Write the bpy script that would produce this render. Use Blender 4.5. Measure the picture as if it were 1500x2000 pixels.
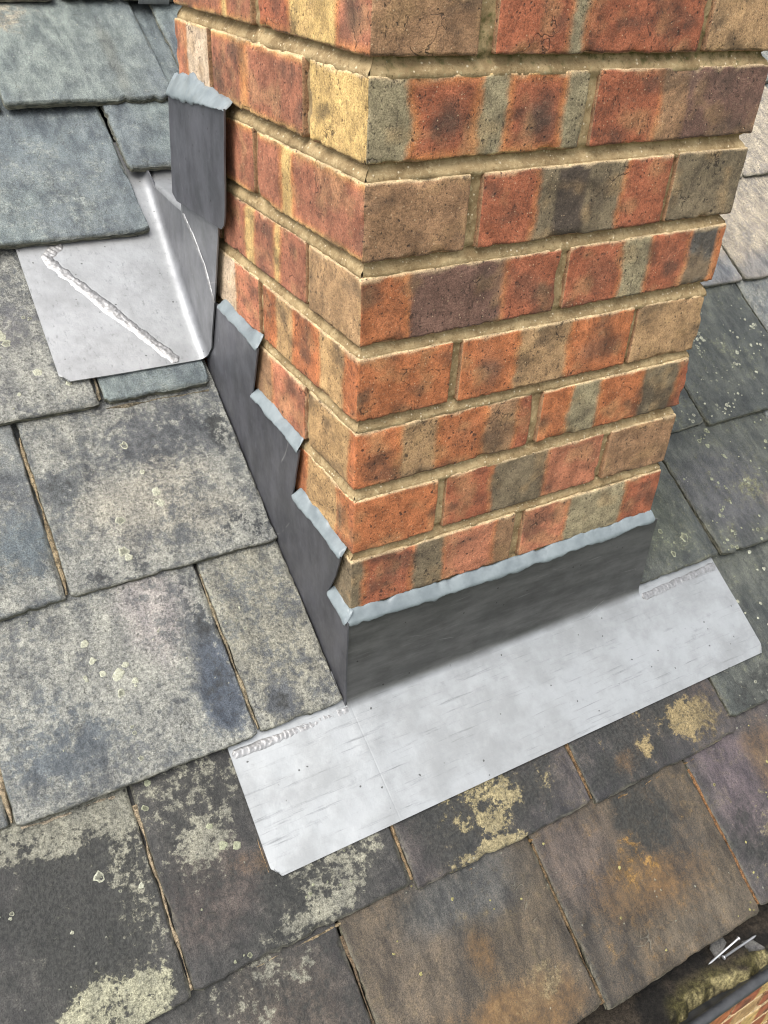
import bpy, bmesh, math, random
import numpy as np
from mathutils import Vector, Matrix

for o in list(bpy.data.objects):
    bpy.data.objects.remove(o)
scene = bpy.context.scene
COL = scene.collection

# ------------------------------------------------------------------ camera
cam_d = bpy.data.cameras.new('camera')
cam = bpy.data.objects.new('camera', cam_d)
COL.objects.link(cam)
_fwd = Vector((0.43495539, 0.70487663, -0.56032379))
_right = Vector((0.86697299, -0.49592785, 0.04912628))
_up = _right.cross(_fwd)
M3 = Matrix((_right, _up, -_fwd)).transposed()
cam.matrix_world = Matrix.Translation((-0.340788, -0.610196, 0.537924)) @ M3.to_4x4()
cam_d.sensor_fit = 'VERTICAL'
cam_d.sensor_height = 24.0
cam_d.sensor_width = 18.0
cam_d.lens = 1670.9 / 2000 * 24.0
cam_d.clip_start = 0.01
cam_d.clip_end = 2000
scene.camera = cam

# ------------------------------------------------------------------ sky, sun, exposure (bright overcast)
SUN_EL, SUN_AZ = math.radians(60), math.radians(248)    # azimuth clockwise from +Y
world = bpy.data.worlds.new('World')
scene.world = world
world.use_nodes = True
wn = world.node_tree
wn.nodes.clear()
sky = wn.nodes.new('ShaderNodeTexSky')
sky.sky_type = 'NISHITA'
sky.sun_disc = False
sky.sun_elevation = SUN_EL
sky.sun_rotation = SUN_AZ
sky.dust_density = 3.0
hsv = wn.nodes.new('ShaderNodeHueSaturation')
hsv.inputs['Saturation'].default_value = 0.22
bg = wn.nodes.new('ShaderNodeBackground')
bg.inputs['Strength'].default_value = 0.15
wo = wn.nodes.new('ShaderNodeOutputWorld')
wn.links.new(sky.outputs[0], hsv.inputs['Color'])
wn.links.new(hsv.outputs[0], bg.inputs['Color'])
wn.links.new(bg.outputs[0], wo.inputs['Surface'])
sun_d = bpy.data.lights.new('sun', 'SUN')
sun_d.energy = 1.25
sun_d.angle = math.radians(45)
sun_d.color = (1.0, 0.965, 0.91)
sun = bpy.data.objects.new('sun', sun_d)
COL.objects.link(sun)
_sd = Vector((math.sin(SUN_AZ) * math.cos(SUN_EL), math.cos(SUN_AZ) * math.cos(SUN_EL), math.sin(SUN_EL)))
sun.rotation_euler = _sd.to_track_quat('Z', 'Y').to_euler()
scene.view_settings.view_transform = 'Standard'
scene.view_settings.look = 'None'
scene.view_settings.gamma = 1.0
scene.view_settings.exposure = 1.28
scene.view_settings.use_curve_mapping = False

# ------------------------------------------------------------------ numeric helpers
def lin(r, g, b):
    f = lambda c: (c / 255 / 12.92) if c <= 10 else ((c / 255 + 0.055) / 1.055) ** 2.4
    return np.array([f(r), f(g), f(b)])

def _hash(ix, iy, iz, seed):
    n = (ix.astype(np.int64) * 374761393 + iy.astype(np.int64) * 668265263 + iz.astype(np.int64) * 2147483647 + int(seed) * 144269) & 0xFFFFFFFF
    n = ((n ^ (n >> 13)) * 1274126177) & 0xFFFFFFFF
    n = ((n ^ (n >> 16)) * 2246822519) & 0xFFFFFFFF
    return ((n ^ (n >> 15)) & 0xFFFF) / 65535.0

def vnoise(x, y, z, seed=0):
    x, y, z = np.broadcast_arrays(np.asarray(x, float), np.asarray(y, float), np.asarray(z, float))
    ix, iy, iz = np.floor(x), np.floor(y), np.floor(z)
    fx, fy, fz = x - ix, y - iy, z - iz
    fx, fy, fz = [f * f * (3 - 2 * f) for f in (fx, fy, fz)]
    r = 0
    for a in (0, 1):
        for b in (0, 1):
            for c in (0, 1):
                w = (fx if a else 1 - fx) * (fy if b else 1 - fy) * (fz if c else 1 - fz)
                r = r + w * _hash(ix + a, iy + b, iz + c, seed)
    return r

def fbm(x, y, z=0.0, seed=0, octv=4, gain=0.5):
    s, a, t = 0, 1.0, 0
    for i in range(octv):
        k = 2.03 ** i
        s = s + a * vnoise(np.asarray(x) * k + 17.3 * i, np.asarray(y) * k + 5.1 * i, np.asarray(z) * k, seed + i)
        t += a
        a *= gain
    return s / t

def sstep(a, b, x):
    t = np.clip((x - a) / (b - a), 0, 1)
    return t * t * (3 - 2 * t)

def grid_faces(nu, nv, base=0, flip=False):
    f = []
    for j in range(nv - 1):
        for i in range(nu - 1):
            a = base + j * nu + i
            q = (a, a + 1, a + nu + 1, a + nu)
            f.append(q[::-1] if flip else q)
    return f

# ------------------------------------------------------------------ object helpers
def mesh_obj(name, verts, faces, mat, parent=None, loc=(0, 0, 0), rot=(0, 0, 0), cols=None, smooth=True):
    me = bpy.data.meshes.new(name)
    me.from_pydata([tuple(map(float, v)) for v in verts], [], faces)
    if smooth:
        me.polygons.foreach_set('use_smooth', [True] * len(me.polygons))
    for an, arr in (cols or {}).items():
        at = me.color_attributes.new(an, 'FLOAT_COLOR', 'POINT')
        arr = np.asarray(arr, float)
        if arr.shape[1] == 3:
            arr = np.concatenate([arr, np.ones((len(arr), 1))], 1)
        at.data.foreach_set('color', arr.astype(np.float32).ravel())
    me.materials.append(mat)
    return link(name, me, parent, loc, rot)

def link(name, me, parent=None, loc=(0, 0, 0), rot=(0, 0, 0)):
    o = bpy.data.objects.new(name, me)
    COL.objects.link(o)
    o.location = loc
    o.rotation_euler = rot
    if parent:
        o.parent = parent
    return o

def thing(name, label, cat, loc=(0, 0, 0), rot=(0, 0, 0), group=None):
    o = link(name, None, None, loc, rot)
    o.empty_display_size = 0.05
    return tag(o, label, cat, group)

def tag(o, label, cat, group=None, kind=None):
    o['label'] = label
    o['category'] = cat
    if group:
        o['group'] = group
    if kind:
        o['kind'] = kind
    return o

class Acc:                        # collects grids into one mesh
    def __init__(s):
        s.v, s.f, s.c = [], [], {}
        s.n = 0
    def grid(s, P, nu, nv, flip=False, **cols):
        P = np.asarray(P, float).reshape(-1, 3)
        s.v.append(P)
        s.f += grid_faces(nu, nv, s.n, flip)
        for k, a in cols.items():
            s.c.setdefault(k, []).append(np.asarray(a, float))
        s.n += len(P)
    def raw(s, P, F, **cols):
        P = np.asarray(P, float).reshape(-1, 3)
        s.v.append(P)
        s.f += [tuple(i + s.n for i in q) for q in F]
        for k, a in cols.items():
            s.c.setdefault(k, []).append(np.asarray(a, float))
        s.n += len(P)
    def build(s, name, mat, parent=None, loc=(0, 0, 0), rot=(0, 0, 0), smooth=True):
        return mesh_obj(name, np.concatenate(s.v), s.f, mat, parent, loc, rot, {k: np.concatenate(a) for k, a in s.c.items()}, smooth)

# ------------------------------------------------------------------ material helpers
class NT:
    def __init__(s, name):
        s.m = bpy.data.materials.new(name)
        s.m.use_nodes = True
        s.t = s.m.node_tree
        s.t.nodes.clear()
        s.out = s.n('OutputMaterial')
        s.b = s.n('BsdfPrincipled')
        s.l(s.b.outputs[0], s.out.inputs[0])
    def n(s, t, **kw):
        nd = s.t.nodes.new('ShaderNode' + t)
        for k, v in kw.items():
            setattr(nd, k, v)
        return nd
    def l(s, a, b):
        s.t.links.new(a, b)
    def put(s, sock, v):
        if hasattr(v, 'is_output') or isinstance(v, bpy.types.NodeSocket):
            s.l(v, sock)
        elif isinstance(v, (tuple, list, np.ndarray)):
            v = tuple(float(c) for c in v)
            sock.default_value = v if len(v) == len(sock.default_value) else v + (1.0,)
        else:
            sock.default_value = v
    def attr(s, name):
        return s.n('Attribute', attribute_name=name)
    def coord(s, scale=(1, 1, 1), rnd=True, warp=0.0, wscale=30):
        tc = s.n('TexCoord').outputs['Object']
        if rnd:
            oi = s.n('ObjectInfo').outputs['Random']
            mu = s.n('VectorMath', operation='MULTIPLY')
            s.l(oi, mu.inputs[0])
            mu.inputs[1].default_value = (37.0, 91.0, 53.0)
            ad = s.n('VectorMath', operation='ADD')
            s.l(tc, ad.inputs[0]); s.l(mu.outputs[0], ad.inputs[1])
            tc = ad.outputs[0]
        if warp:
            nz = s.n('TexNoise'); nz.inputs['Scale'].default_value = wscale
            s.l(tc, nz.inputs['Vector'])
            ma = s.n('VectorMath', operation='MULTIPLY_ADD')
            s.l(nz.outputs['Color'], ma.inputs[0]); ma.inputs[1].default_value = (warp,) * 3; s.l(tc, ma.inputs[2])
            tc = ma.outputs[0]
        if tuple(scale) != (1, 1, 1):
            mp = s.n('VectorMath', operation='MULTIPLY')
            s.l(tc, mp.inputs[0]); mp.inputs[1].default_value = scale
            tc = mp.outputs[0]
        return tc
    def noise(s, vec, scale, detail=4, rough=0.55, lac=2.0):
        nz = s.n('TexNoise')
        nz.inputs['Scale'].default_value = scale
        nz.inputs['Detail'].default_value = detail
        nz.inputs['Roughness'].default_value = rough
        nz.inputs['Lacunarity'].default_value = lac
        s.l(vec, nz.inputs['Vector'])
        return nz.outputs['Fac']
    def voro(s, vec, scale, feature='F1', rand=1.0):
        v = s.n('TexVoronoi', feature=feature)
        v.inputs['Scale'].default_value = scale
        v.inputs['Randomness'].default_value = rand
        s.l(vec, v.inputs['Vector'])
        return v
    def math(s, op, a, b=0.0, clamp=False):
        m = s.n('Math', operation=op, use_clamp=clamp)
        s.put(m.inputs[0], a); s.put(m.inputs[1], b)
        return m.outputs[0]
    def step(s, x, a, b, lo=0.0, hi=1.0):
        m = s.n('MapRange', interpolation_type='SMOOTHSTEP')
        s.put(m.inputs['Value'], x)
        m.inputs['From Min'].default_value = a; m.inputs['From Max'].default_value = b
        m.inputs['To Min'].default_value = lo; m.inputs['To Max'].default_value = hi
        return m.outputs[0]
    def mix(s, fac, a, b, mode='MIX'):
        m = s.n('Mix', data_type='RGBA', blend_type=mode)
        s.put(m.inputs[0], fac); s.put(m.inputs[6], a); s.put(m.inputs[7], b)
        return m.outputs[2]
    def sep(s, c):
        x = s.n('SeparateColor'); s.l(c, x.inputs[0])
        return x.outputs
    def bump(s, h, strength=0.5, dist=0.001, normal=None):
        b = s.n('Bump')
        b.inputs['Strength'].default_value = strength
        b.inputs['Distance'].default_value = dist
        s.l(h, b.inputs['Height'])
        if normal is not None:
            s.l(normal, b.inputs['Normal'])
        return b.outputs[0]
    def fin(s, color=None, rough=None, metal=None, normal=None, spec=None):
        i = s.b.inputs
        if color is not None: s.put(i['Base Color'], color)
        if rough is not None: s.put(i['Roughness'], rough)
        if metal is not None: s.put(i['Metallic'], metal)
        if normal is not None: s.put(i['Normal'], normal)
        if spec is not None: s.put(i['Specular IOR Level'], spec)
        return s.m

def mat_brick():
    m = NT('brick')
    col = m.attr('col').outputs['Color']
    c = m.coord()
    cw = m.coord(warp=0.006, wscale=150)
    n1 = m.noise(c, 60, 5, 0.70)
    n2 = m.noise(c, 330, 4, 0.72)
    n4 = m.noise(c, 900, 2, 0.65)
    k = m.mix(m.step(n1, 0.30, 0.70), (0.66, 0.64, 0.63), (1.26, 1.25, 1.22))
    col = m.mix(1.0, col, k, 'MULTIPLY')
    col = m.mix(m.step(n2, 0.54, 0.72, 0, 0.42), col, m.mix(0.45, col, (0.50, 0.38, 0.25)))
    col = m.mix(m.step(n2, 0.47, 0.30, 0, 0.70), col, (0.060, 0.040, 0.030))
    col = m.mix(1.0, col, m.mix(m.step(n4, 0.3, 0.7), (0.70, 0.70, 0.70), (1.28, 1.28, 1.28)), 'MULTIPLY')
    # burnt pits, uneven in size, and dark drag flecks
    v = m.voro(cw, 250)
    sel = m.sep(v.outputs['Color'])
    pit = m.math('MULTIPLY', m.step(m.math('ADD', v.outputs['Distance'], m.math('MULTIPLY', n4, 0.25)), 0.40, 0.26), m.step(sel[0], 0.72, 0.80))
    v2 = m.voro(cw, 80)
    sel2 = m.sep(v2.outputs['Color'])
    pit2 = m.math('MULTIPLY', m.step(m.math('ADD', v2.outputs['Distance'], m.math('MULTIPLY', n2, 0.30)), 0.33, 0.22), m.step(sel2[1], 0.80, 0.86))
    n3 = m.noise(m.coord(scale=(1, 1, 0.5), warp=0.01, wscale=80), 210, 4, 0.78)
    drag = m.math('MULTIPLY', m.step(n3, 0.58, 0.68), m.step(m.noise(c, 26, 2), 0.42, 0.62))
    pits = m.math('MAXIMUM', m.math('MAXIMUM', pit, pit2), drag)
    col = m.mix(m.math('MULTIPLY', pits, 0.78), col, (0.030, 0.022, 0.018))
    # pale sand grains
    v3 = m.voro(c, 330)
    sand = m.math('MULTIPLY', m.step(v3.outputs['Distance'], 0.26, 0.14), m.step(m.sep(v3.outputs['Color'])[2], 0.88, 0.92))
    col = m.mix(m.math('MULTIPLY', sand, 0.55), col, lin(205, 180, 145))
    # hairline firing cracks
    vc = m.voro(m.coord(warp=0.03, wscale=70), 26, 'DISTANCE_TO_EDGE')
    crack = m.math('MULTIPLY', m.step(vc.outputs['Distance'], 0.014, 0.004), m.step(m.noise(c, 15, 3), 0.58, 0.64))
    col = m.mix(m.math('MULTIPLY', crack, 0.7), col, (0.03, 0.02, 0.016))
    h = m.math('ADD', m.math('MULTIPLY', n2, 0.9), m.math('MULTIPLY', n4, 0.45))
    h = m.math('SUBTRACT', h, m.math('MULTIPLY', pits, 0.8))
    h = m.math('SUBTRACT', h, m.math('MULTIPLY', crack, 1.2))
    return m.fin(col, m.step(n1, 0.3, 0.7, 0.66, 0.86), 0.0, m.bump(h, 0.85, 0.0012), 0.30)

def mat_mortar():
    m = NT('mortar')
    c = m.coord(rnd=False)
    mk = m.sep(m.attr('mask').outputs['Color'])
    n1 = m.noise(c, 45, 5, 0.6)
    n2 = m.noise(c, 260, 5, 0.82)
    col = m.mix(m.step(n1, 0.3, 0.7), lin(132, 111, 80), lin(172, 150, 112))
    col = m.mix(m.step(n2, 0.46, 0.32, 0, 0.75), col, lin(84, 70, 46))
    col = m.mix(m.step(n2, 0.54, 0.68, 0, 0.6), col, lin(214, 198, 158))
    v = m.voro(c, 300)
    grain = m.math('MULTIPLY', m.step(v.outputs['Distance'], 0.34, 0.2), m.step(m.sep(v.outputs['Color'])[0], 0.84, 0.88))
    col = m.mix(grain, col, lin(206, 190, 160))
    moss = m.math('ADD', mk[0], m.math('MULTIPLY', m.math('SUBTRACT', m.noise(c, 130, 6, 0.7), 0.5), 1.6))
    col = m.mix(m.step(moss, 0.45, 0.75, 0, 0.85), col, m.mix(m.noise(c, 300, 2), lin(46, 46, 26), lin(102, 98, 56)))
    h = m.math('ADD', n2, m.math('MULTIPLY', m.noise(c, 1300, 2), 0.5))
    return m.fin(col, 0.95, 0.0, m.bump(h, 0.9, 0.0014), 0.15)

def mat_slate():
    m = NT('slate')
    base = m.attr('base').outputs['Color']
    crustc = m.attr('crust').outputs['Color']
    mka = m.attr('mask')
    mk = m.sep(mka.outputs['Color'])
    edge = mka.outputs['Alpha']
    c = m.coord()
    cs = m.coord(scale=(1.0, 0.42, 1.0))
    n1 = m.noise(c, 30, 5, 0.66)
    n2 = m.noise(c, 120, 6, 0.76)
    n3 = m.noise(c, 800, 2, 0.72)
    n5 = m.noise(c, 300, 3, 0.72)
    ns = m.noise(cs, 55, 6, 0.70)
    col = m.mix(1.0, base, m.mix(m.step(ns, 0.28, 0.72), (0.52, 0.53, 0.56), (1.48, 1.45, 1.38)), 'MULTIPLY')
    col = m.mix(1.0, col, m.mix(m.step(n3, 0.3, 0.7), (0.55, 0.55, 0.55), (1.45, 1.45, 1.45)), 'MULTIPLY')
    jit = m.math('ADD', m.math('MULTIPLY', m.math('SUBTRACT', n1, 0.5), 1.35), m.math('MULTIPLY', m.math('SUBTRACT', n2, 0.5), 1.25))
    # dark algae film
    al = m.math('SUBTRACT', mk[2], m.math('MULTIPLY', jit, 0.8))
    col = m.mix(m.step(al, 0.22, 0.72, 0, 0.85), col, m.mix(m.step(n5, 0.3, 0.7), lin(24, 25, 24), lin(56, 56, 53)))
    # iron stain, granular
    ru = m.math('ADD', mk[1], m.math('ADD', m.math('MULTIPLY', m.math('SUBTRACT', ns, 0.5), 1.2), m.math('MULTIPLY', m.math('SUBTRACT', n3, 0.5), 1.0)))
    rcol = m.mix(m.step(n2, 0.35, 0.65), lin(80, 62, 42), lin(116, 88, 54))
    col = m.mix(m.step(ru, 0.20, 1.05, 0, 0.80), col, rcol)
    # pale crustose lichen: soft film plus crisp lobes
    cr = m.math('ADD', mk[0], jit)
    soft = m.step(cr, 0.10, 0.90)
    crisp = m.step(cr, 0.44, 0.60)
    wcr = m.step(mk[2], 0.10, 0.40, 0.26, 0.80)       # crisp lobes where the slate is dark and bare
    crm = m.math('ADD', m.math('MULTIPLY', soft, m.math('SUBTRACT', 0.92, wcr)), m.math('MULTIPLY', crisp, wcr), True)
    crust = m.mix(1.0, crustc, m.mix(m.step(ns, 0.3, 0.7), (0.70, 0.70, 0.71), (1.28, 1.26, 1.19)), 'MULTIPLY')
    crust = m.mix(1.0, crust, m.mix(m.step(n5, 0.3, 0.7), (0.60, 0.60, 0.60), (1.38, 1.38, 1.38)), 'MULTIPLY')
    crust = m.mix(1.0, crust, m.mix(m.step(n3, 0.3, 0.7), (0.64, 0.64, 0.64), (1.34, 1.34, 1.34)), 'MULTIPLY')
    col = m.mix(crm, col, crust)
    # black pepper sitting in the crust, pale dots on bare slate
    v = m.voro(m.coord(warp=0.005, wscale=260), 210)
    sc_ = m.sep(v.outputs['Color'])
    dd = m.math('MULTIPLY', m.step(m.math('ADD', v.outputs['Distance'], m.math('MULTIPLY', n5, 0.35)), 0.52, 0.34), m.step(sc_[0], 0.58, 0.66))
    dd = m.math('MULTIPLY', dd, m.step(n1, 0.40, 0.56))
    col = m.mix(m.math('MULTIPLY', m.math('MULTIPLY', dd, soft), 0.62), col, lin(58, 60, 58))
    pep = m.step(n5, 0.40, 0.30)
    col = m.mix(m.math('MULTIPLY', pep, 0.5), col, lin(44, 45, 44))
    v2 = m.voro(m.coord(warp=0.005, wscale=200), 140)
    sc2 = m.sep(v2.outputs['Color'])
    wd = m.math('MULTIPLY', m.step(m.math('ADD', v2.outputs['Distance'], m.math('MULTIPLY', n5, 0.2)), 0.28, 0.18), m.step(sc2[2], 0.90, 0.93))
    col = m.mix(m.math('MULTIPLY', wd, 0.6), col, lin(150, 150, 134))
    # pale flaking lines along the cleavage
    vl = m.voro(m.coord(scale=(1, 0.6, 1), warp=0.05, wscale=28), 13, 'DISTANCE_TO_EDGE')
    fl = m.math('MULTIPLY', m.step(vl.outputs['Distance'], 0.007, 0.002), m.step(m.noise(c, 20, 2), 0.60, 0.68))
    col = m.mix(m.math('MULTIPLY', fl, 0.25), col, lin(130, 128, 116))
    # chipped edges: raw stone with grime
    ecol = m.mix(m.step(m.noise(m.coord(scale=(0.35, 1, 4)), 150, 3, 0.72), 0.36, 0.62), lin(40, 41, 36), lin(120, 117, 100))
    col = m.mix(m.math('MULTIPLY', edge, 0.85), col, ecol)
    h = m.math('ADD', m.math('MULTIPLY', ns, 0.8), m.math('MULTIPLY', n2, 0.6))
    h = m.math('ADD', h, m.math('MULTIPLY', n5, 0.45))
    h = m.math('ADD', h, m.math('MULTIPLY', n3, 0.30))
    h = m.math('ADD', h, m.math('MULTIPLY', crisp, 0.10))
    h = m.math('SUBTRACT', h, m.math('MULTIPLY', fl, 0.6))
    rough = m.math('ADD', m.math('MULTIPLY', crm, 0.28), m.step(n2, 0.3, 0.7, 0.46, 0.66), True)
    return m.fin(col, rough, 0.0, m.bump(h, 1.0, 0.0019), 0.26)

def mat_lead(name, light, dark, rough, streak=(0.10, 1.0, 1.0), metal=0.68):
    m = NT(name)
    tar_shade = m.sep(m.attr('tarnish').outputs['Color'])  # darkening mask: patina plus painted shade of upright lead
    c = m.coord(rnd=False)
    cs = m.coord(scale=streak, rnd=False)
    n1 = m.noise(c, 22, 5, 0.6)
    n2 = m.noise(cs, 200, 5, 0.75)
    n3 = m.noise(c, 700, 3, 0.6)
    col = m.mix(m.step(n1, 0.32, 0.68), light * 1.10, light * 0.82)
    col = m.mix(m.step(n2, 0.46, 0.26, 0, 0.8), col, light * 0.50)
    col = m.mix(m.step(m.noise(c, 60, 4, 0.7), 0.58, 0.74, 0, 0.5), col, light * 0.72)
    col = m.mix(m.step(n2, 0.60, 0.75, 0, 0.3), col, light * 1.16)
    tm = m.math('ADD', tar_shade[0], m.math('MULTIPLY', m.math('SUBTRACT', m.noise(c, 34, 3, 0.6), 0.5), 0.25), True)
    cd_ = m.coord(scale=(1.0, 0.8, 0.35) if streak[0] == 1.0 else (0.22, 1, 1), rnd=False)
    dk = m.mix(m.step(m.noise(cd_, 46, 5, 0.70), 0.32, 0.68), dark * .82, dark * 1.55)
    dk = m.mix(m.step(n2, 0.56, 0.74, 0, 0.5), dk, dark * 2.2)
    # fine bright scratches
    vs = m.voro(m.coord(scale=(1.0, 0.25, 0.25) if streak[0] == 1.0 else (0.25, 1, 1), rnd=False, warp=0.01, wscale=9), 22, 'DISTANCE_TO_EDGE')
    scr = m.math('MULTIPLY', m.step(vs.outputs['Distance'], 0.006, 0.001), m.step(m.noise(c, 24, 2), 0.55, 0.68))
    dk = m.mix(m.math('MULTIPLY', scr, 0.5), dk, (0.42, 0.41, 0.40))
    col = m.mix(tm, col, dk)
    v = m.voro(m.coord(rnd=False, warp=0.003, wscale=200), 85)
    sp = m.math('MULTIPLY', m.step(v.outputs['Distance'], 0.13, 0.06), m.step(m.sep(v.outputs['Color'])[0], 0.80, 0.84))
    col = m.mix(m.math('MULTIPLY', sp, 0.8), col, (0.03, 0.028, 0.025))
    r = m.math('ADD', m.step(n1, 0.3, 0.7, rough - 0.06, rough + 0.08), m.math('MULTIPLY', n2, 0.06))
    h = m.math('ADD', m.math('MULTIPLY', n1, 3.0), m.math('ADD', m.math('MULTIPLY', n2, 0.30), m.math('MULTIPLY', n3, 0.10)))
    return m.fin(col, r, metal, m.bump(h, 0.35, 0.0009))

def mat_simple(name, c1, c2, scale, rough, metal=0.0, bstr=0.3, bdist=0.0006, spec=0.5):
    m = NT(name)
    c = m.coord()
    n = m.noise(c, scale, 5, 0.6)
    col = m.mix(m.step(n, 0.32, 0.68), c1, c2)
    return m.fin(col, rough, metal, m.bump(n, bstr, bdist), spec)

def mat_vcol(name, scale, rough, bdist=0.0015, var=0.35):
    m = NT(name)
    c = m.coord()
    n = m.noise(c, scale, 5, 0.65)
    n2 = m.noise(c, scale * 4, 3, 0.65)
    col = m.mix(1.0, m.attr('col').outputs['Color'], m.mix(m.step(n, 0.3, 0.7), (1 - var,) * 3, (1 + var,) * 3), 'MULTIPLY')
    col = m.mix(1.0, col, m.mix(m.step(n2, 0.3, 0.7), (0.6,) * 3, (1.4,) * 3), 'MULTIPLY')
    return m.fin(col, rough, 0.0, m.bump(m.math('ADD', n, m.math('MULTIPLY', n2, 0.5)), 0.9, bdist), 0.3)

BRICK = mat_brick()
MORTAR = mat_mortar()
SLATE = mat_slate()
LEAD = mat_lead('lead', np.array([0.365, 0.373, 0.372]), np.array([0.088, 0.085, 0.084]), 0.46, (0.06, 1.0, 1.0))
LEAD_SIDE = mat_lead('lead_side', np.array([0.335, 0.340, 0.342]), np.array([0.078, 0.077, 0.088]), 0.48, (1.0, 0.45, 0.35))
WELD = mat_simple('weld_lead', (0.40, 0.395, 0.39), (0.27, 0.265, 0.26), 180, 0.52, 0.9, 0.5, 0.0010)
SEAL = mat_simple('sealant', lin(104, 112, 115), lin(122, 130, 132), 45, 0.38, 0.0, 0.5, 0.0016)
LICHEN = mat_vcol('lichen', 420, 0.95, 0.0010, 0.25)
GRIT = mat_vcol('grit', 220, 0.95, 0.0030, 0.6)
GUTTER = mat_simple('gutter_plastic', (0.020, 0.021, 0.023), (0.045, 0.046, 0.048), 40, 0.42)
STEEL = mat_simple('bright_steel', (0.60, 0.60, 0.61), (0.45, 0.45, 0.46), 200, 0.40, 0.7, 0.1, 0.0002)
DECK = mat_simple('roof_felt', (0.020, 0.019, 0.018), (0.045, 0.04, 0.036), 50, 0.9)
GRASS = mat_simple('lawn', (0.030, 0.045, 0.016), (0.055, 0.075, 0.028), 3.0, 0.9)

# ------------------------------------------------------------------ the setting: ground far below the eaves
GZ = -3.6
mesh_obj('ground', [(-400, -400, GZ), (400, -400, GZ), (400, 400, GZ), (-400, 400, GZ)], [(0, 1, 2, 3)], GRASS)['kind'] = 'structure'

# ------------------------------------------------------------------ roof frame
PITCH = math.radians(34)
RO = Vector((0, -0.008, -0.204))
CP, SP = math.cos(PITCH), math.sin(PITCH)
def roof_pt(u, v, h):
    """roof coordinates (along the eaves, up the slope, off the slope) to world"""
    return np.stack(np.broadcast_arrays(np.asarray(u, float) + RO.x, RO.y + np.asarray(v) * CP - np.asarray(h) * SP, RO.z + np.asarray(v) * SP + np.asarray(h) * CP), -1)
def roof_z(y):
    return RO.z + (y - RO.y) * SP / CP

roof = thing('slate_roof', 'pitched roof of old grey riven slates around the brick chimney', 'roof', RO, (PITCH, 0, 0))
_d = Acc()
_d.raw([(-1.1, -0.37, -0.034), (1.9, -0.37, -0.034), (1.9, 1.95, -0.034), (-1.1, 1.95, -0.034),
        (-1.1, -0.37, -0.054), (1.9, -0.37, -0.054), (1.9, 1.95, -0.054), (-1.1, 1.95, -0.054)],
       [(0, 1, 2, 3), (7, 6, 5, 4), (0, 4, 5, 1), (1, 5, 6, 2), (2, 6, 7, 3), (3, 7, 4, 0)])
_d.build('roof_deck', DECK, roof, smooth=False)

# ------------------------------------------------------------------ slates
TH, GA, LEN = 0.0078, 0.212, 0.46
K = 0.60                                   # slate albedo per pictured tone (the slope sees most of the sky)
def sc(r, g, b, k=K):
    return lin(r, g, b) * k

STY = {   # base tones (two), crust tone, crust level, rust level, algae level
    'grey':   (sc(118, 122, 122), sc(96, 100, 104), sc(158, 158, 151), 0.46, 0.0, 0.05),
    'blue':   (sc(124, 134, 134), sc(112, 120, 124), sc(158, 164, 160), 0.20, 0.0, 0.0),
    'crusty': (sc(100, 104, 106), sc(88, 91, 95), sc(160, 160, 153), 0.60, 0.0, 0.0),
    'dark':   (sc(88, 86, 84), sc(76, 74, 74), sc(160, 158, 144), 0.16, 0.0, 0.42),
    'brown':  (sc(100, 90, 77), sc(86, 80, 73), sc(150, 136, 108), 0.10, 0.20, 0.14),
    'olive':  (sc(94, 97, 92), sc(80, 84, 82), sc(140, 142, 122), 0.20, 0.0, 0.20),
    'pale':   (sc(160, 150, 138), sc(140, 134, 128), sc(192, 180, 160), 0.55, 0.05, 0.0),
    'plum':   (sc(94, 88, 87), sc(80, 78, 79), sc(150, 140, 118), 0.15, 0.10, 0.10),
}

for _k in ('dark', 'brown', 'plum'):          # the oldest slates, by the eaves, are the darkest stone
    STY[_k] = tuple(c * 0.86 for c in STY[_k][:3]) + STY[_k][3:]

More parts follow.
